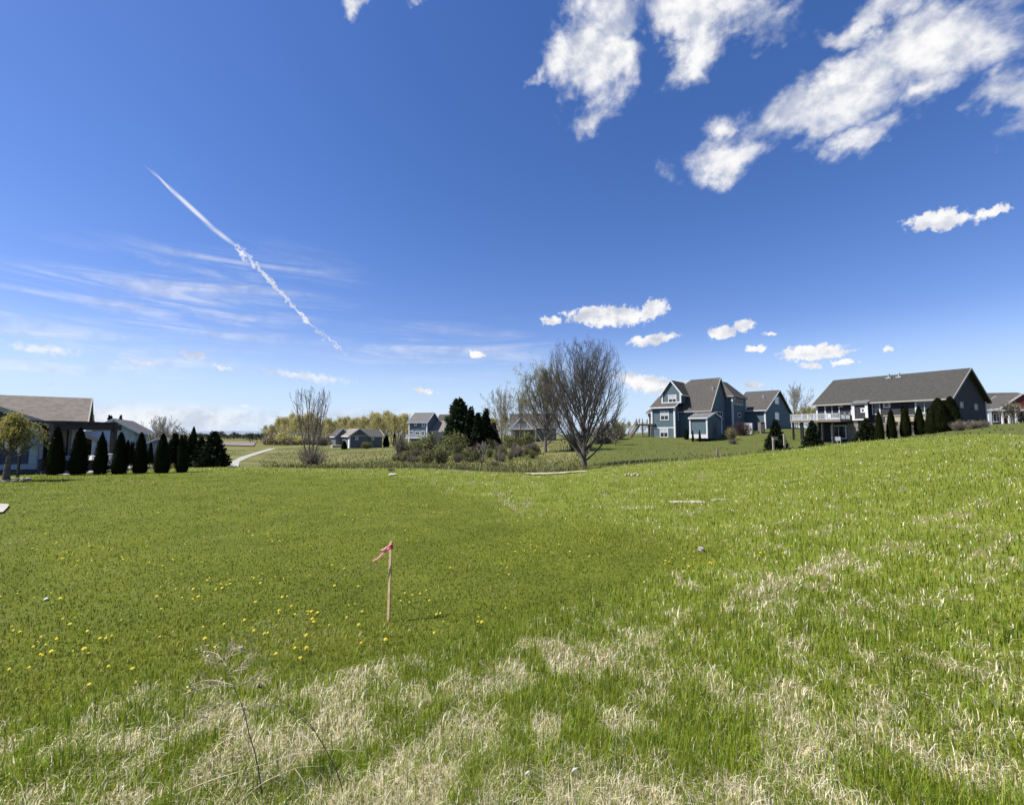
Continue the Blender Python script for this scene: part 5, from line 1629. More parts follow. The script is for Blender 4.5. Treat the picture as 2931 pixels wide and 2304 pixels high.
# posts and birdhouse by the evergreen
for u, v0, v1, nm, lb in ((2214, 1253, 1288, 'bird_box_post', 'pale post with a small box at the left front of the bushy evergreen'), (2246, 1243, 1284, 'post', 'slim grey post at the right side of the bushy evergreen')):
    q = G(u, v1); Y = q[1] - .6; q = at(u, min(q[1], 46)); z1_ = zpx(v0, q[1]); mb = MB(); mb.bar((q[0], q[1], q[2] - .3), (q[0], q[1], z1_), .14)
    o = mb.build(nm, MAT['barkp']); tag(o, lb, 'post')
    if u == 2214:
        m2 = MB(); m2.box(q[:2], np.array((1., 0)), np.array((0, 1.)), -.05, .38, -.16, .16, z1_ - .22, z1_ + .05); m2.build('box', MAT['barkp'], o)
        m2 = MB(); m2.box(q[:2], np.array((1., 0)), np.array((0, 1.)), -.1, .43, -.21, .21, z1_ + .053, z1_ + .1); m2.build('lid', MAT['wood'], o)
q = at(2052, 40); mb = MB(); mb.bar((q[0], q[1], q[2] - .3), (q[0] + .05, q[1], zpx(1284, 40)), .13); tag(mb.build('fence_post', MAT['wood']), 'weathered fence post alone on the grass below the teal house', 'post')
m2 = MB(); m2.bar((q[0] + .04, q[1] - .08, q[2] + .5), (q[0] + .3, q[1] - .08, q[2] + .9), .05)
tag(m2.build('leaning_stick', MAT['wood']), 'short stick leaning on the lone fence post', 'stick')

# ---------- low grey house in the distance
c = P(1001, 1270, 108)[:2]
h = House('low_grey_house', c, g1(*c), -30, 'low grey single-storey house with a front gable before the budding wood')
a, b = h.a, h.b; nf = -b
z0 = g1(*c) - .6; ze = zpx(1247, 109); zr = zpx(1228, 112)
Lg1 = walk(c, a, 1056); Lb1 = 13.0
h.walls(c, Lg1, Lb1, z0, ze, zr, 'b', MAT['grey'])
h.roof(c, Lg1, Lb1, ze, zr, 'b', MAT['roof_pale'], .4, .15)
h.box('band_board', c, 0, Lg1, -.06, -.003, ze - .12, ze + .1, 'cream')
h.corner_boards(c, Lg1, Lb1, z0, ze, .25, which=(0,))
Lg2 = walk(c, a, 1097)
c2 = c + a * Lg1 + b * .6
h.walls(c2, Lg2 - Lg1, 9, z0, ze - .15, zr - .25, 'a', MAT['grey'])
h.roof(c2 - a * Lg1 * .5, Lg2 - Lg1 * .5, 9, ze - .15, zr - .25, 'a', MAT['roof_brown'], .4, .15)
h.window(c, a, nf, 1018, 1027, 1250, 1259, 1, 1, .2)
h.window(c2, a, nf, 1064, 1072, 1251, 1260, 1, 1, .2)
cl = c + b * 2
h.window(c, b, -a, 970, 975, 1249, 1268, 1, 2, .1); h.window(c, b, -a, 978, 988, 1249, 1268, 2, 2, .1)
c3 = c - a * 1.6 + b * 10
h.walls(c3, 3.4, 7, z0, ze - .1, ze + 1.6, 'b', MAT['grey'])
h.roof(c3, 3.4, 7, ze - .1, ze + 1.7, 'b', MAT['roof_brown'], .35, .14)
pd = h.box('porch_deck', c3, -1.2, 1.5, -3.2, -.01, z0, z0 + 1.2, 'cream')
h.box('white_door', c, -.07, -.01, .4, 1.9, z0 + .5, ze - .8, 'white')

# ---------- tall blue house
c = P(1171, 1260, 150)[:2]
h = House('tall_blue_house', c, g1(*c), 16, 'tall slate blue three-storey house with grey roof behind the shrubs')
a, b = h.a, h.b; nf = -b; ng = a
z0 = zpx(1275, 150) - 2; ze = zpx(1208, 150); zr = zpx(1183, 154)
La = walk(c, a, 1222); Lb = 9.0
h.walls(c, La, Lb, z0, ze, zr, 'a', MAT['slate'])
h.roof(c, La, Lb, ze, zr, 'a', MAT['roof_grey'], .5, .2)
h.corner_boards(c, La, Lb, z0, ze, .35, which=(0, 1))
for (u0, u1, v0, v1, nx, ny) in ((1186, 1193, 1209, 1219, 1, 2), (1208, 1216, 1210, 1223, 1, 2), (1174, 1184, 1233, 1244, 2, 1), (1188, 1202, 1234, 1246, 2, 1), (1205, 1216, 1233, 1248, 2, 1)):
    h.window(c, a, nf, u0, u1, v0, v1, nx, ny, .2)
h.window(c, a, nf, 1184, 1198, 1262, 1272, 2, 1, .15, name='door')
zf = zpx(1252, 149)
dk_ = h.box('deck', c, .2, La + 2, -3, -.01, zf - .3, zf, 'white')
railing([h.pt(c, .3, -.1, 0)[:2], h.pt(c, .3, -2.9, 0)[:2], h.pt(c, La + 1.8, -2.9, 0)[:2]], dk_, zf)
h.box('stone_base', c, .4, La - .3, -.12, -.003, z0, zf - .5, 'stone')
c2 = c + a * (La + .05) + b * 2.5
L2 = walk(c2, a, 1278)
h.walls(c2, L2, 8, z0, zpx(1233, 150), zpx(1210, 153), 'a', MAT['beige'])
h.roof(c2, L2, 8, zpx(1233, 150), zpx(1206, 153), 'a', MAT['roof_pale'], .4, .2)
c4 = c2 + b * 8.1 - a * 2
h.walls(c4, L2 + 2, 8, z0, zpx(1215, 160), zpx(1188, 163), 'a', MAT['slate'])
h.roof(c4, L2 + 2, 8, zpx(1215, 160), zpx(1188, 163), 'a', MAT['roof_brown'], .4, .2)

# ---------- house half hidden behind the budding trees
c = P(1462, 1250, 108)[:2]
h = House('hidden_house', c, g1(*c), 4, 'brown grey gabled house half hidden behind budding trees left of the big tree')
a, b = h.a, h.b; nf = -b
z0 = zpx(1262, 108) - 2; ze = zpx(1222, 108); zr = zpx(1186, 112)
La = walk(c, a, 1592)
h.walls(c, La, 11, z0, ze, zr, 'a', MAT['stone'])
h.roof(c, La, 11, ze, zr, 'a', MAT['roof_brown'], .5, .2)
h.walls(c + a * .3 - b * 1.5, 4.6, 4, z0, ze - .2, ze + 2.2, 'b', MAT['stone'])
h.roof(c + a * .3 - b * 1.5, 4.6, 5, ze - .2, ze + 2.2, 'b', MAT['roof_brown'], .4, .16)
cf = c - b * 1.5
h.window(cf, a, nf, 1466, 1474, 1236, 1253, 2, 1, .16); h.window(c, a, nf, 1499, 1510, 1234, 1252, 2, 1, .16); h.window(c, a, nf, 1525, 1545, 1234, 1252, 2, 1, .16)
zf = zpx(1226, 106)
dk_ = h.box('balcony', c, .2, 6.2, -3.4, -1.52, zf - .3, zf, 'white')
railing([h.pt(c, .3, -3.3, 0)[:2], h.pt(c, 6.1, -3.3, 0)[:2]], dk_, zf)
for x in (.5, 3.4, 5.9): h.box('column', c, x - .16, x + .16, -3.3, -3.0, z0, zf - .31, 'cream', dk_)

# ---------- left house, cropped by the edge of the picture
c = P(104, 1300, 25.2)[:2]                 # right front corner of the front wing
h = House('grey_blue_house', c, g1(*c), -41, 'single-storey blue grey house with taupe shingle roof at the left edge')
a, b = h.a, h.b; nf = -b; ng = a
zg = g1(*c); ze = zpx(1216, 25.0) + .12
Lw = 9.0
cw = c - a * Lw
zrw = ze + Lw / 2 * math.tan(math.radians(23))
h.walls(cw, Lw, 8, zg - .4, ze, zrw, 'b', MAT['navy'])
h.roof(cw, Lw, 11.5, ze, zrw, 'b', MAT['roof_taupe'], .45, .16, 'cream', oe=.4)
# lapped siding boards on the front of the wing
nb_ = int((ze - zg - .55) / .17)
for i in range(nb_):
    z_ = zg + .52 + i * .17
    mb = MB(); s1_ = Lw - .28
    p = [h.pt(cw, 3.0, -.004, z_), h.pt(cw, s1_, -.004, z_), h.pt(cw, s1_, -.032, z_), h.pt(cw, 3.0, -.032, z_)]
    q = [h.pt(cw, 3.0, -.004, z_ + .172), h.pt(cw, s1_, -.004, z_ + .172), h.pt(cw, s1_, -.010, z_ + .172), h.pt(cw, 3.0, -.010, z_ + .172)]
    mb.hexa(p + q); mb.build('siding_board', MAT['navy'], h.root)
h.box('corner_board', cw, Lw - .275, Lw + .03, -.05, -.003, zg + .22, ze - .1, 'paleblue')
h.box('corner_board', cw, Lw + .003, Lw + .045, -.05, .22, zg + .22, ze - .1, 'paleblue')
h.box('base_board', cw, 3.0, Lw - .28, -.05, -.003, zg + .24, zg + .515, 'paleblue')
h.window(cw, a, nf, 4.6, Lw - 1.1, zg + 1.35, ze - .3, 2, 1, .1, uv=False)
h.box('planting_bed', cw, 2.0, Lw + 1.2, -1.0, -.06, zg - .3, zg + .05, 'mulch')
cr = c
h.window(cr, b, ng, .9, 1.35, zg + .7, ze - .35, 1, 1, .08, uv=False); h.window(cr, b, ng, 1.7, 2.1, zg + .7, ze - .35, 1, 1, .08, uv=False)
h.box('stone_base', c, .003, .06, .3, 3.4, zg - .3, zg + .6, 'stone')
# main range behind, ridge along a, its right gable end just seen
cm = c - a * 9.0 + b * 3.6
Lm = 9.0 + walk(c + b * 3.6, a, 221)
zem = ze + .05; zrm = zpx(1143, 30.5)
h.walls(cm, Lm, 8.0, zg - .4, zem, zrm, 'a', MAT['beige'])
h.roof(cm, Lm, 8.0, zem, zrm, 'a', MAT['roof_taupe'], .5, .18, 'cream')
h.window(cm, a, nf, Lm - 2.9, Lm - 1.0, zg + .05, zg + 2.2, 2, 1, .08, 'door', name='sliding_door', uv=False)
h.box('corner_board', cm, Lm - .2, Lm + .03, -.05, -.003, zg + .1, zem - .1, 'white')
# ---------- second house behind, pale blue gable and sweeping roof
c = P(262, 1280, 45)[:2]
h = House('pale_blue_house', c, g1(*c), -33, 'pale blue gabled house with grey roof behind the pergola')
a, b = h.a, h.b; nf = -b
zg = g1(*c) - .4; ap = walk(c, a, 302)
La = ap * 2 + 1.4; z_ap = zpx(1203, (c + a * ap)[1]); z_ev = z_ap - La / 2 * math.tan(math.radians(33))
h.walls(c, La, 11, zg - 1, max(z_ev, zg + .8), z_ap, 'b', MAT['paleblue'])
h.roof(c, La, 11, max(z_ev, zg + .8), z_ap, 'b', MAT['roof_grey'], .5, .18)
c2 = c + a * (La * .62) + b * 1.2
h.walls(c2, 6.2, 8, zg - 1, zg + 1.2, zg + 2.6, 'b', MAT['paleblue'])
h.roof(c2, 6.2, 8, zg + 1.2, zg + 2.7, 'b', MAT['roof_grey'], .5, .18)

# ------------------------------------------------------------------ pergola, patio, garden of the left house
aL, bL = frame2(-30)
pg0 = at(149, 24.6); zt = zpx(1213, 24.6)
pr = thing('pergola', tuple(pg0), 'dark timber pergola over the patio beside the blue grey house', 'pergola')
p0 = np.array((pg0[0], pg0[1])); p1 = P(322, 1300, 29.0)[:2]; pd_ = (p1 - p0) / np.linalg.norm(p1 - p0); pl = np.linalg.norm(p1 - p0); pn = np.array((-pd_[1], pd_[0]))
for k, off in enumerate((0.0, 2.6)):
    for x in (0.0, pl):
        q = p0 + pd_ * x + pn * off
        mb = MB(); mb.bar((*q, g1(*q) - .2), (*q, zt - .02), .24); mb.build('post', MAT['darkwood'], pr)
    mb = MB(); mb.box(p0 + pn * off, pd_, pn, -.1, pl + .6, -.06, .06, zt - .32, zt + .02); mb.build('beam', MAT['darkwood'], pr)
for i in range(9):
    x = pl * (i + .5) / 9; mb = MB(); mb.box(p0 + pd_ * x, pd_, pn, -.04, .04, -.35, 3.0, zt + .022, zt + .17); mb.build('rafter', MAT['darkwood'], pr)
# sloping grey awning with its frame
aw = thing('awning', (*P(230, 1300, 28)[:2], 0.0), 'grey canvas awning sloping down behind the pergola beam', 'awning')
A_, B_ = P(226, 1236, 28.4), P(316, 1270, 30.2); C_, D_ = P(318, 1236, 32.5), P(240, 1234, 31.8)
mb = MB(); mb.slab([tuple(A_), tuple(B_), tuple(C_), tuple(D_)], .05); mb.build('canvas', MAT['awning'], aw)
for p_, q_ in ((A_, B_), (A_ * .7 + D_ * .3, B_ * .7 + C_ * .3 - np.array((0, 0, .25)))):
    mb = MB(); mb.bar(p_ - (0, 0, .1), q_ - (0, 0, .1), .12, .2); mb.build('arm', MAT['cream'], aw)
mb = MB(); q = P(228, 1300, 28.3); mb.bar((q[0], q[1], g1(q[0], q[1])), (q[0], q[1], zpx(1232, 28.3)), .09); mb.build('pole', MAT['paleblue'], aw)
# patio slab and furniture
pc = P(265, 1300, 27.5)[:2]
mb = MB(); mb.box(pc, pd_, pn, -4.2, 3.4, -1.6, 2.2, g1(*pc) - .3, g1(*pc) + .09); o = mb.build('patio', MAT['concrete']); o['kind'] = 'structure'; o['label'] = 'pale concrete patio behind the row of arborvitae'
zp = g1(*pc) + .092
def sofa(u, Y, label, wd=1.3, rz=0.0):
    q = P(u, 1300, Y)[:2]; e = thing('garden_sofa', (q[0], q[1], zp), label, 'sofa', 'patio sofas'); e.rotation_euler = (0, 0, rz)
    X, Y_ = np.array((1., 0)), np.array((0, 1.))
    for nm, s0, s1, t0, t1, z0, z1, m_ in (('base', -wd / 2, wd / 2, -.4, .4, .06, .32, 'wicker'), ('cushion', -wd / 2 + .1, wd / 2 - .1, -.4, .2, .323, .48, 'cushion'), ('backrest', -wd / 2, wd / 2, .25, .42, .323, .8, 'wicker'),
                                           ('armrest', -wd / 2 - .14, -wd / 2 - .003, -.4, .42, .06, .6, 'wicker'), ('armrest', wd / 2 + .003, wd / 2 + .14, -.4, .42, .06, .6, 'wicker'), ('back_cushion', -wd / 2 + .1, wd / 2 - .1, .1, .245, .483, .82, 'cushion')):
        mb = MB(); mb.box(np.zeros(2), X, Y_, s0, s1, t0, t1, z0, z1); o = mb.build(nm, MAT[m_]); o.parent = e
sofa(190, 26.9, 'dark wicker sofa with white cushions between the first two arborvitae', 1.2, -.5)
sofa(256, 27.3, 'dark wicker sofa with white cushions between the second and third arborvitae', 1.2, -.5)
q = P(312, 1300, 27.6)[:2]; e = thing('storage_box', (*q, zp), 'white lidded box on dark feet between the third and fourth arborvitae', 'box')
X, Y_ = np.array((1., 0)), np.array((0, 1.))
for nm, z0, z1, k, m_ in (('base', 0, .25, .3, 'wicker'), ('body', .253, .85, .32, 'cushion'), ('lid', .853, .92, .35, 'cushion')):
    mb = MB(); mb.box(np.zeros(2), X, Y_, -k, k, -.3, .3, z0, z1); o = mb.build(nm, MAT[m_]); o.parent = e
q = P(250, 1300, 29.0)[:2]; e = thing('garden_table', (*q, zp), 'white topped garden table under the pergola seen between arborvitae', 'table')
mb = MB(); mb.box(np.zeros(2), X, Y_, -.8, .8, -.5, .5, .70, .75); o = mb.build('table_top', MAT['cushion']); o.parent = e
for x in (-.7, .7):
    for y in (-.4, .4): mb = MB(); mb.box(np.zeros(2), X, Y_, x - .04, x + .04, y - .04, y + .04, 0, .698); o = mb.build('leg', MAT['wicker']); o.parent = e
for i, (dx_, dy_, rz) in enumerate(((-.5, -.9, 3.14), (.5, -.9, 3.14))):
    chair((q[0] + dx_, q[1] + dy_, zp), rz, 'wicker', ['dark chair at the left of the white topped garden table', 'dark chair at the right of the white topped garden table'][i], 'garden table chairs', name='garden_chair')

# small round budding tree at the left edge with its ring of stones
b = G(16, 1376)
Yt = b[1]
Ht = zpx(1160, Yt) - b[2]
g = np.random.default_rng(77)
vb, tips = bare_tree(330, Ht, Ht * .62, .13, 16, (15, 68), [(8, .5, 25, 60, .04), (6, .5, 25, 60, .03)], rmin=.006, limb_t0=.42, limb_len=.62)
tp = np.vstack(tips); tp = tp[tp[:, 2] > Ht * .34]; n = 5600
cen = np.array((-.1, 0, Ht * .68)); tp = tp[g.integers(0, len(tp), n)] + g.normal(0, .10, (n, 3))
k = np.linalg.norm((tp - cen) / np.array((2.0, 2.0, Ht * .36)), axis=1); tp = tp[k < 1.05 + .12 * g.random(n)]
lv = VB(); lv.add(*leafquads(g, tp, .07))
plant('ornamental_tree', b - np.array((0, 0, .05)), [('trunk', vb.mesh('trunk', MAT['barkbig'])), ('crown', lv.mesh('crown', MAT['budsmall']))], 'small round tree with yellow green young leaves at the left edge of the lawn', 'tree')


def stone_mesh(seed, sx, sy, sz, mat, sub=2):
    bm = bmesh.new(); bmesh.ops.create_icosphere(bm, subdivisions=sub, radius=1.0)
    g = random.Random(seed); ph = [g.random() * 6 for _ in range(3)]
    for v in bm.verts:
        k = 1 + .16 * math.sin(v.co.x * 2.3 + ph[0]) * math.cos(v.co.y * 2.1 + ph[1]) + .08 * math.sin(v.co.z * 5 + ph[2]) + g.uniform(-.05, .05)
        v.co = Vector((v.co.x * sx * k, v.co.y * sy * k, v.co.z * sz * k))
    me = bpy.data.meshes.new('stone'); bm.to_mesh(me); bm.free(); me.materials.append(mat)
    return me


ring = thing('stone_ring', tuple(b), 'ring of white edging stones and dark mulch round the foot of the small round tree', 'edging')
mv = np.array([(0, 0, .05)] + [(math.cos(i * .35) * .62, math.sin(i * .35) * .62, .03) for i in range(18)])
o = bpy.data.objects.new('mulch', npmesh('mulch', mv, [np.array([(0, 1 + i, 1 + (i + 1) % 18) for i in range(18)])], MAT['mulch'])); COL.objects.link(o); o.parent = ring
sm_ = [stone_mesh(i, .12, .08, .05, MAT['concrete'], 1) for i in range(3)]
for i in range(15):
    o = bpy.data.objects.new('stone', sm_[i % 3]); COL.objects.link(o); o.parent = ring; a_ = i * 2 * math.pi / 15
    o.location = (math.cos(a_) * .72, math.sin(a_) * .72, .03); o.rotation_euler = (0, 0, a_ + 1.57)
# dark post with a pale feeder
q = G(50, 1366); e = thing('feeder_post', tuple(q), 'dark pole with a pale tube bird feeder right of the small round tree', 'bird feeder')
mb = MB(); mb.bar((q[0], q[1], q[2] - .2), (q[0] + .03, q[1], zpx(1272, q[1])), .075); mb.build('pole', MAT['darkwood'], e)
z1_ = zpx(1274, q[1])
vbx = VB(); pts = np.array([[(q[0] + .07, q[1] - .05, z1_ - .5), (q[0] + .07, q[1] - .05, z1_ - .25), (q[0] + .07, q[1] - .05, z1_)]]); vbx.add(*tubes(pts, np.array([[.05, .07, .07]]), 10))
me = vbx.mesh('feeder', MAT['cream'], True); link('feeder', me, e)
mb = MB(); mb.box(np.array((q[0] + .07, q[1] - .05)), X, Y_, -.11, .11, -.11, .11, z1_ + .002, z1_ + .05); mb.build('lid', MAT['metal'], e)

# ------------------------------------------------------------------ survey stake with its ribbon
sb = G(1111, 1780)
e = thing('survey_stake', tuple(sb), 'thin wooden survey stake with a pink ribbon standing in the lawn', 'stake')
hs_ = zpx(1549, sb[1]) - sb[2]
ca, sa = math.cos(.62), math.sin(.62)
sd, sn = np.array((ca, -sa)), np.array((sa, ca))
mb = MB(); c_ = sb[:2]
q = [c_ + sd * x + sn * y for x, y in ((-.0195, -.007), (.0195, -.007), (.0195, .007), (-.0195, .007))]
tilt = np.array((.016, 0.0))
mb.hexa([(*p, sb[2] - .15) for p in q] + [(*(p + tilt), sb[2] + hs_) for p in q])
mb.build('lath', MAT['lath'], e)
zt_ = sb[2] + hs_
mb = MB(); cc_ = c_ + tilt
mb.box(cc_, sd, sn, -.0225, .0225, -.0105, .0105, zt_ - .085, zt_ - .035); mb.build('knot', MAT['hotpink'], e)
def ribbon(uvs, wd, seed, twist):
    """thin plastic tape fluttering from the stake"""
    pts = [P(u, v, sb[1] + dy) for u, v, dy in uvs]
    pts = np.array(pts); n = 14
    t_ = np.linspace(0, len(pts) - 1.001, n); i = t_.astype(int); f = (t_ - i)[:, None]; pc = pts[i] * (1 - f) + pts[i + 1] * f
    V, F = [], []
    for k in range(n):
        tn_ = norm((pc[min(k + 1, n - 1)] - pc[max(k - 1, 0)])[None])[0]
        an = twist + .5 * math.sin(k * .8)
        up = np.array((0, 0, 1.)) - tn_ * tn_[2]; up /= np.linalg.norm(up); sd_ = np.cross(tn_, up)
        w_ = (up * math.cos(an) + sd_ * math.sin(an)) * wd / 2
        for off in (0, .0006):
            V += [pc[k] - w_ + sd_ * off, pc[k] + w_ + sd_ * off]
    for k in range(n - 1):
        a_, b_ = k * 4, (k + 1) * 4
        F += [(a_, a_ + 1, b_ + 1, b_), (a_ + 2, b_ + 2, b_ + 3, a_ + 3), (a_, b_, b_ + 2, a_ + 2), (a_ + 1, a_ + 3, b_ + 3, b_ + 1)]
    return npmesh('ribbon', np.array(V), [np.array(F)], MAT['pink'], smooth=True)
link('ribbon_tail', ribbon([(1121, 1557, -.01), (1117, 1566, -.03), (1105, 1577, -.03), (1092, 1588, -.03), (1080, 1600, -.02), (1067, 1607, -.02)], .022, 1, .2), e)
link('ribbon_tail', ribbon([(1121, 1556, -.012), (1113, 1564, -.035), (1102, 1570, -.04), (1091, 1577, -.04)], .026, 2, .5), e)

# ------------------------------------------------------------------ stones
def lay(name, u, v, dims, mat, seed, label, cat='stone', group=None, sink=.3):
    q = G(u, v); o = bpy.data.objects.new(name, stone_mesh(seed, *dims, MAT[mat])); COL.objects.link(o)
    o.location = (q[0], q[1], q[2] + dims[2] * (1 - sink)); o.rotation_euler = (0, 0, seed)
    return tag(o, label, cat, group)
lay('stone', 2008, 1578, (.062, .055, .036), 'rock', 1, 'round grey stone lying in the lawn at the right', sink=.0)
lay('stone', 131, 1719, (.036, .022, .02), 'whiterock', 2, 'white stone in the lawn among dandelions at the left', sink=.0)
for i, (u, v) in enumerate([(1792, 1363), (1800, 1361), (1808, 1364), (1816, 1361), (1826, 1363)]):
    lay('rubble_stone', u, v, (.075, .06, .06), 'sand', 10 + i, ['pale rubble piece at the left end of the small heap on the field edge', 'second pale rubble piece of the small heap on the field edge', 'middle pale rubble piece of the small heap on the field edge', 'fourth pale rubble piece of the small heap on the field edge', 'pale rubble piece at the right end of the small heap on the field edge'][i], 'rubble', 'small heap of rubble', .0)
lay('boulder', 2556, 1250, (.7, .5, .5), 'rock', 21, 'grey boulder at the foot of the second arborvitae by the charcoal house', 'boulder')
lay('boulder', 2341, 1270, (.75, .5, .55), 'rock', 22, 'grey boulder in front of the evergreen at the deck corner', 'boulder')
lay('flat_stone', 1125, 1361, (.26, .14, .05), 'whiterock', 23, 'flat pale stone at the far edge of the lawn', sink=.0)
for i, (u, v, lb) in enumerate([(1645, 2240, 'pale dried leaf lying in the straw right of the middle bottom'), (1510, 2250, 'grey dried leaf upright in the straw at the middle bottom'), (2665, 1620, 'pale leaf scrap in the slope grass at the right')]):
    q = G(u, v); mb = MB(); gg = np.random.default_rng(i)
    V = [q + np.array((gg.normal(0, .004) + x * .017, y * .011, .05 + z)) for x, y, z in ((-1, 0, 0), (-.3, .8, .012), (.5, .7, .004), (1, 0, .02), (.4, -.8, .0), (-.4, -.7, .012))]
    mb.slab([tuple(v_) for v_ in V], .002); tag(mb.build('dead_leaf', MAT['concrete']), lb, 'leaf')

# ------------------------------------------------------------------ dandelions
def dandelion_mesh(seed):
    g = np.random.default_rng(seed); vb = VB(); mi = []
    for ring_, (n, r_, z_, l) in enumerate(((16, .004, .0, .019), (13, .003, .005, .014), (9, .001, .008, .009))):
        a_ = np.arange(n) * 2 * np.pi / n + g.random()
        d = np.column_stack((np.cos(a_), np.sin(a_), np.full(n, .12 + .22 * ring_))); s_ = np.column_stack((-np.sin(a_), np.cos(a_), np.zeros(n)))
        b0 = np.array((0, 0, .055 + z_)) + d * r_; w_ = .0036
        V = np.stack((b0 - s_ * w_ * .5, b0 + s_ * w_ * .5, b0 + d * l * .8 + s_ * w_ * .6, b0 + d * l, b0 + d * l * .8 - s_ * w_ * .6), 1).reshape(-1, 3)
        vb.add(V, np.arange(n)[:, None] * 5 + np.arange(5)); mi += [0] * n
    nq = sum(len(f) for f in vb.F)
    V, F = tubes(np.array([[(0, 0, -.02), (.003, .002, .025), (0, 0, .054)]]), np.array([[.0022, .002, .003]]), 4)
    byk = np.vstack(vb.F); n5 = len(byk)
    allV = np.vstack(vb.V + [V])
    return npmesh('dandelion', allV, [byk, F + vb.n], [MAT['petal'], STEMM], midx=[0] * n5 + [1] * len(F))
STEMM = pmat('dandelion_stem', (0.10, 0.14, 0.03), 0.7, 0.2)
dm = [dandelion_mesh(i) for i in range(4)]
Z6 = [(52,745),(45,772),(92,768),(288,742),(376,768),(172,795),(158,815),(243,805),(425,800),(440,802),(475,792),(195,830),(135,842),(176,865),(176,877),(225,858),(300,860),(358,846),(374,866),(520,717),(264,710),(315,707),(190,587),(222,604),(150,621),(261,625),(213,646),(335,627),(70,607),(4,614),(332,460),(328,478),(325,483),(394,459),(268,420),(277,423),(267,447),(206,402),(238,383),(380,385),(380,393),(141,407),(155,410),(130,496),(450,507),(541,505),(518,445),(523,453),(622,399),(575,425),(632,470),(697,482),(731,455),(742,458),(859,466),(766,522),(868,513),(897,537),(882,545),(966,522),(936,566),(950,578),(962,565),(978,546),(978,558),(915,585),(720,580),(747,583),(828,585),(775,621),(847,616),(859,641),(824,632),(668,620),(684,674),(600,697),(864,359),(877,374),(900,370),(915,369),(790,380),(784,390),(1145,341),(1143,352),(1141,375),(1158,369),(1160,375),(1190,373),(1188,355),(1205,369),(1235,378),(1257,360),(1075,349),(1045,340),(1178,413),(1110,408),(1070,532),(1083,533),(1096,534),(1112,517),(1108,560),(1168,535),(1207,543),(1236,500),(1268,497),(1314,523),(1082,638),(1202,620),(1228,620),(1239,662),(1196,680),(1190,692),(1248,697),(1306,682),(1327,684),(1355,685),(1303,697),(1328,713),(1331,727),(1037,722),(963,740),(863,752),(1077,767),(1140,777),(1126,780),(1306,790),(1410,745),(1531,742),(1480,713),(1535,688),(1480,655),(1510,649),(1531,575),(1431,570),(1465,492),(1411,480),(1403,443),(1478,433),(1557,402),(1727,601),(1753,609),(1789,606),(1817,594),(1830,632),(1741,643),(1711,640),(1831,690),(1857,693),(1873,694),(1887,730),(1747,763),(1845,784),(1635,772),(1642,805),(1543,821),(2036,713),(2030,735),(2061,733),(2157,673),(2121,520),(2165,521),(2160,490),(2130,473),(1918,491),(1303,845),(1315,845),(1258,842),(1175,875),(1270,883),(909,836),(876,805),(674,795),(1850,247),(1565,260),(1547,262),(1567,277),(1500,265),(1525,272),(1505,280),(1468,260),(1640,310),(1722,312),(1726,325),(930,232),(925,240),(915,257),(674,249),(103,246),(870,140),(490,170),(518,168),(292,185),(470,297),(405,293),(195,260),(193,340),(1820,218),(1735,370)]
ZR = [(52,163),(178,178),(398,146),(337,180),(50,212),(15,228),(35,238),(15,250),(180,208),(125,218),(110,265),(130,262),(148,270),(125,300),(183,305),(580,187),(578,203),(558,205),(732,167),(728,190),(270,247),(285,243),(297,250),(340,243),(413,200)]
ZM = [(958,640),(1235,625),(1330,617),(1415,632),(1460,643),(1290,680),(1363,677),(1445,675),(1527,685),(1535,668),(1570,688),(1590,697),(1720,680),(1867,607),(1788,577),(1885,572),(1945,590),(1630,570),(1630,623),(1875,728),(1935,718),(2080,725),(600,318),(570,320),(660,370)]
ds = [(x * .672, 1300 + y * .672) for x, y in Z6] + [(1900 + x * .4745, 1500 + y * .4743) for x, y in ZR] + [(1000 + x * .368, 1330 + y * .368) for x, y in ZM] + \
     [(382, 1976), (247, 1976), (545, 2000), (370, 1931), (24, 1929), (75, 1928), (313, 1920)]
dr = random.Random(4)
for i, (u, v) in enumerate(ds):
    q = G(u, v + 6); o = bpy.data.objects.new('dandelion', dm[i % 4]); COL.objects.link(o)
    s_ = dr.uniform(.5, .95) * (1 + min(.6, max(0, q[1] - 7) * .06)); o.location = tuple(q); o.scale = (s_, s_, dr.uniform(.9, 1.25)); o.rotation_euler = (dr.uniform(-.25, .25), dr.uniform(-.25, .25), dr.random() * 6)
    if u < 1100: lb = 'small yellow dandelion in bloom in the lawn left of the survey stake'
    elif v > 1880: lb = 'small yellow dandelion at the near edge of the lawn'
    else: lb = 'small yellow dandelion in bloom in the lawn right of the survey stake'
    tag(o, lb, 'dandelion', 'dandelions in the lawn')

# ------------------------------------------------------------------ dry weed stalks in the foreground
def curve(uvd, n=16):
    pts = np.array([P(*p) for p in uvd]); t_ = np.linspace(0, len(pts) - 1.0001, n); i = t_.astype(int); f = (t_ - i)[:, None]
    p0_, p1_ = pts[i], pts[i + 1]; m0 = (pts[np.minimum(i + 1, len(pts) - 1)] - pts[np.maximum(i - 1, 0)]) / 2; m1 = (pts[np.minimum(i + 2, len(pts) - 1)] - pts[i]) / 2
    return (2 * f ** 3 - 3 * f ** 2 + 1) * p0_ + (f ** 3 - 2 * f ** 2 + f) * m0 + (-2 * f ** 3 + 3 * f ** 2) * p1_ + (f ** 3 - f ** 2) * m1
def stalk(lines, r0, mat, name, parent, tip=.35, K=16):
    vb = VB(); out = []
    for l in lines:
        c_ = curve(l, K); vb.add(*tubes(c_[None], (r0 * np.linspace(1, tip, K))[None], 5)); out.append(c_)
    link(name, vb.mesh(name, MAT[mat], True), parent)
    return out
D = G(755, 2300)[1]
e = thing('dead_weed', tuple(G(755, 2300)), 'dead branching weed stalk with a grey bushy top in the left foreground', 'weed')
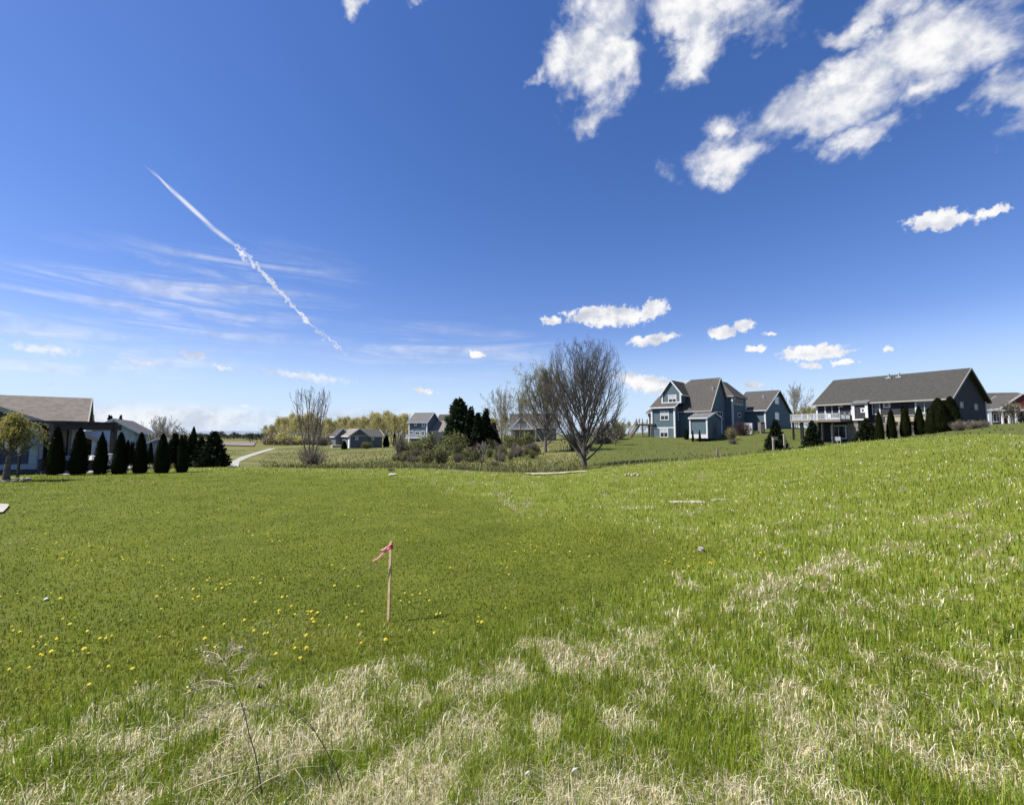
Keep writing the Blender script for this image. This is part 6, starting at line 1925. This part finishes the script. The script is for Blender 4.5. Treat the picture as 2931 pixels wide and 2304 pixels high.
main_ = stalk([[(757, 2320, D), (735, 2176, D + .02), (713, 2099, D + .04), (697, 2030, D + .06), (671, 1969, D + .08), (655, 1928, D + .1), (640, 1880, D + .12)]], .0034, 'darkstem', 'stem', e)[0]
brs = [[(697, 2025, D + .06), (650, 2008, D + .02), (612, 2020, D), (585, 2042, D - .03)], [(690, 2010, D + .06), (630, 2040, D + .1), (585, 2060, D + .14)], [(671, 1965, D + .08), (610, 1962, D + .05), (530, 1985, D)],
       [(668, 1960, D + .08), (600, 1945, D + .12), (545, 1962, D + .16)], [(660, 1940, D + .1), (640, 1905, D + .05), (590, 1890, D + .02)], [(655, 1930, D + .1), (690, 1905, D + .14), (712, 1880, D + .2)],
       [(648, 1905, D + .1), (620, 1870, D + .16), (570, 1862, D + .2)], [(672, 1965, D + .08), (720, 1945, D + .1), (760, 1948, D + .14)], [(645, 1890, D + .12), (665, 1868, D + .16), (672, 1850, D + .2)], [(700, 2035, D + .06), (740, 2020, D + .1), (800, 2018, D + .16)]]
bc = stalk(brs, .0018, 'drystem', 'branch', e, .4, 10)
g = np.random.default_rng(9)
ap = np.array(bc); ar = np.repeat((.0018 * np.linspace(1, .4, 10))[None], len(ap), 0)
p_, d_, L_, r_ = offshoots(g, ap, ar, 12, .2, 1.0, 25, 65, .38, .8, np.full(len(ap), .16), .3)
tw = grow(g, p_, d_, L_, 4, .02, .15); vb = VB(); vb.add(*tubes(tw, taper(np.full(len(tw), .0016), 4, .5), 3))
p2, d2, L2_, r2 = offshoots(g, tw, taper(np.full(len(tw), .0009), 4, .5), 3, .3, 1.0, 25, 65, .6, .9, L_, .3)
tw2 = grow(g, p2, d2, L2_, 3, .02, .2); vb.add(*tubes(tw2, taper(np.full(len(tw2), .0013), 3, .6), 3))
link('twig', vb.mesh('twig', MAT['drystem']), e)['kind'] = 'stuff'
hv = VB(); ends = tw2[:, -1][::3]; hv.add(*leafquads(g, ends, .012)); link('seed_head', hv.mesh('seed_head', MAT['drystem']), e)['kind'] = 'stuff'
D2 = G(986, 2290)[1]
e = thing('weed_stalk', tuple(G(986, 2290)), 'dark arching dead stem curving over to the left in the foreground', 'stem')
stalk([[(990, 2310, D2), (969, 2220, D2), (931, 2143, D2 + .02), (887, 2071, D2 + .04), (845, 2033, D2 + .06), (790, 1994, D2 + .08), (743, 1966, D2 + .1)]], .003, 'darkstem', 'stem', e)
stalk([[(905, 2098, D2 + .03), (870, 2063, D2), (822, 2028, D2 - .02)], [(925, 2135, D2 + .02), (915, 2190, D2 + .05), (928, 2290, D2 + .05)]], .0018, 'darkstem', 'branch', e)
hv = VB(); cpt = np.array([P(743, 1966, D2 + .1)]); hv.add(*leafquads(g, np.repeat(cpt, 14, 0) + g.normal(0, .006, (14, 3)), .014)); link('seed_head', hv.mesh('seed_head', MAT['bark']), e)['kind'] = 'stuff'
for i, (ln_, r_, m_, lb) in enumerate([
        ([(500, 2275, 2.25), (591, 2237, 2.25), (679, 2209, 2.25), (776, 2179, 2.28), (859, 2154, 2.3), (942, 2143, 2.32), (1047, 2151, 2.35)], .0024, 'drystem', 'long pale dry stem lying across the weed stalks in the foreground'),
        ([(670, 2310, 2.1), (749, 2242, 2.12), (831, 2204, 2.15), (859, 2195, 2.16), (925, 2191, 2.2)], .002, 'drystem', 'pale dry stem low in the foreground below the long one'),
        ([(845, 2200, 2.15), (872, 2245, 2.12), (870, 2297, 2.1)], .002, 'drystem', 'short pale stem bending down to the bottom edge'),
        ([(778, 1940, 2.9), (753, 1892, 2.9), (734, 1868, 2.9), (708, 1857, 2.88), (686, 1855, 2.86)], .002, 'barkp', 'thin pale stem arching left above the dead weed'),
        ([(2631, 2195, 2.2), (2680, 2235, 2.15), (2720, 2270, 2.1), (2760, 2310, 2.05)], .0032, 'drystem', 'pale dry stem lying in the straw at the bottom right'),
        ([(1560, 2085, 2.8), (1590, 2082, 2.8), (1640, 2086, 2.8)], .0022, 'drystem', 'short level pale stem in the straw right of the middle')]):
    q = P(*ln_[0]); e = thing('dry_stem', tuple(q), lb, 'stem'); stalk([ln_], r_, m_, 'stem', e)
    if i == 3:
        hv = VB(); cpt = np.array([P(*ln_[-1])]); hv.add(*leafquads(g, np.repeat(cpt, 12, 0) + g.normal(0, .006, (12, 3)), .012)); link('seed_head', hv.mesh('seed_head', MAT['barkp']), e)['kind'] = 'stuff'
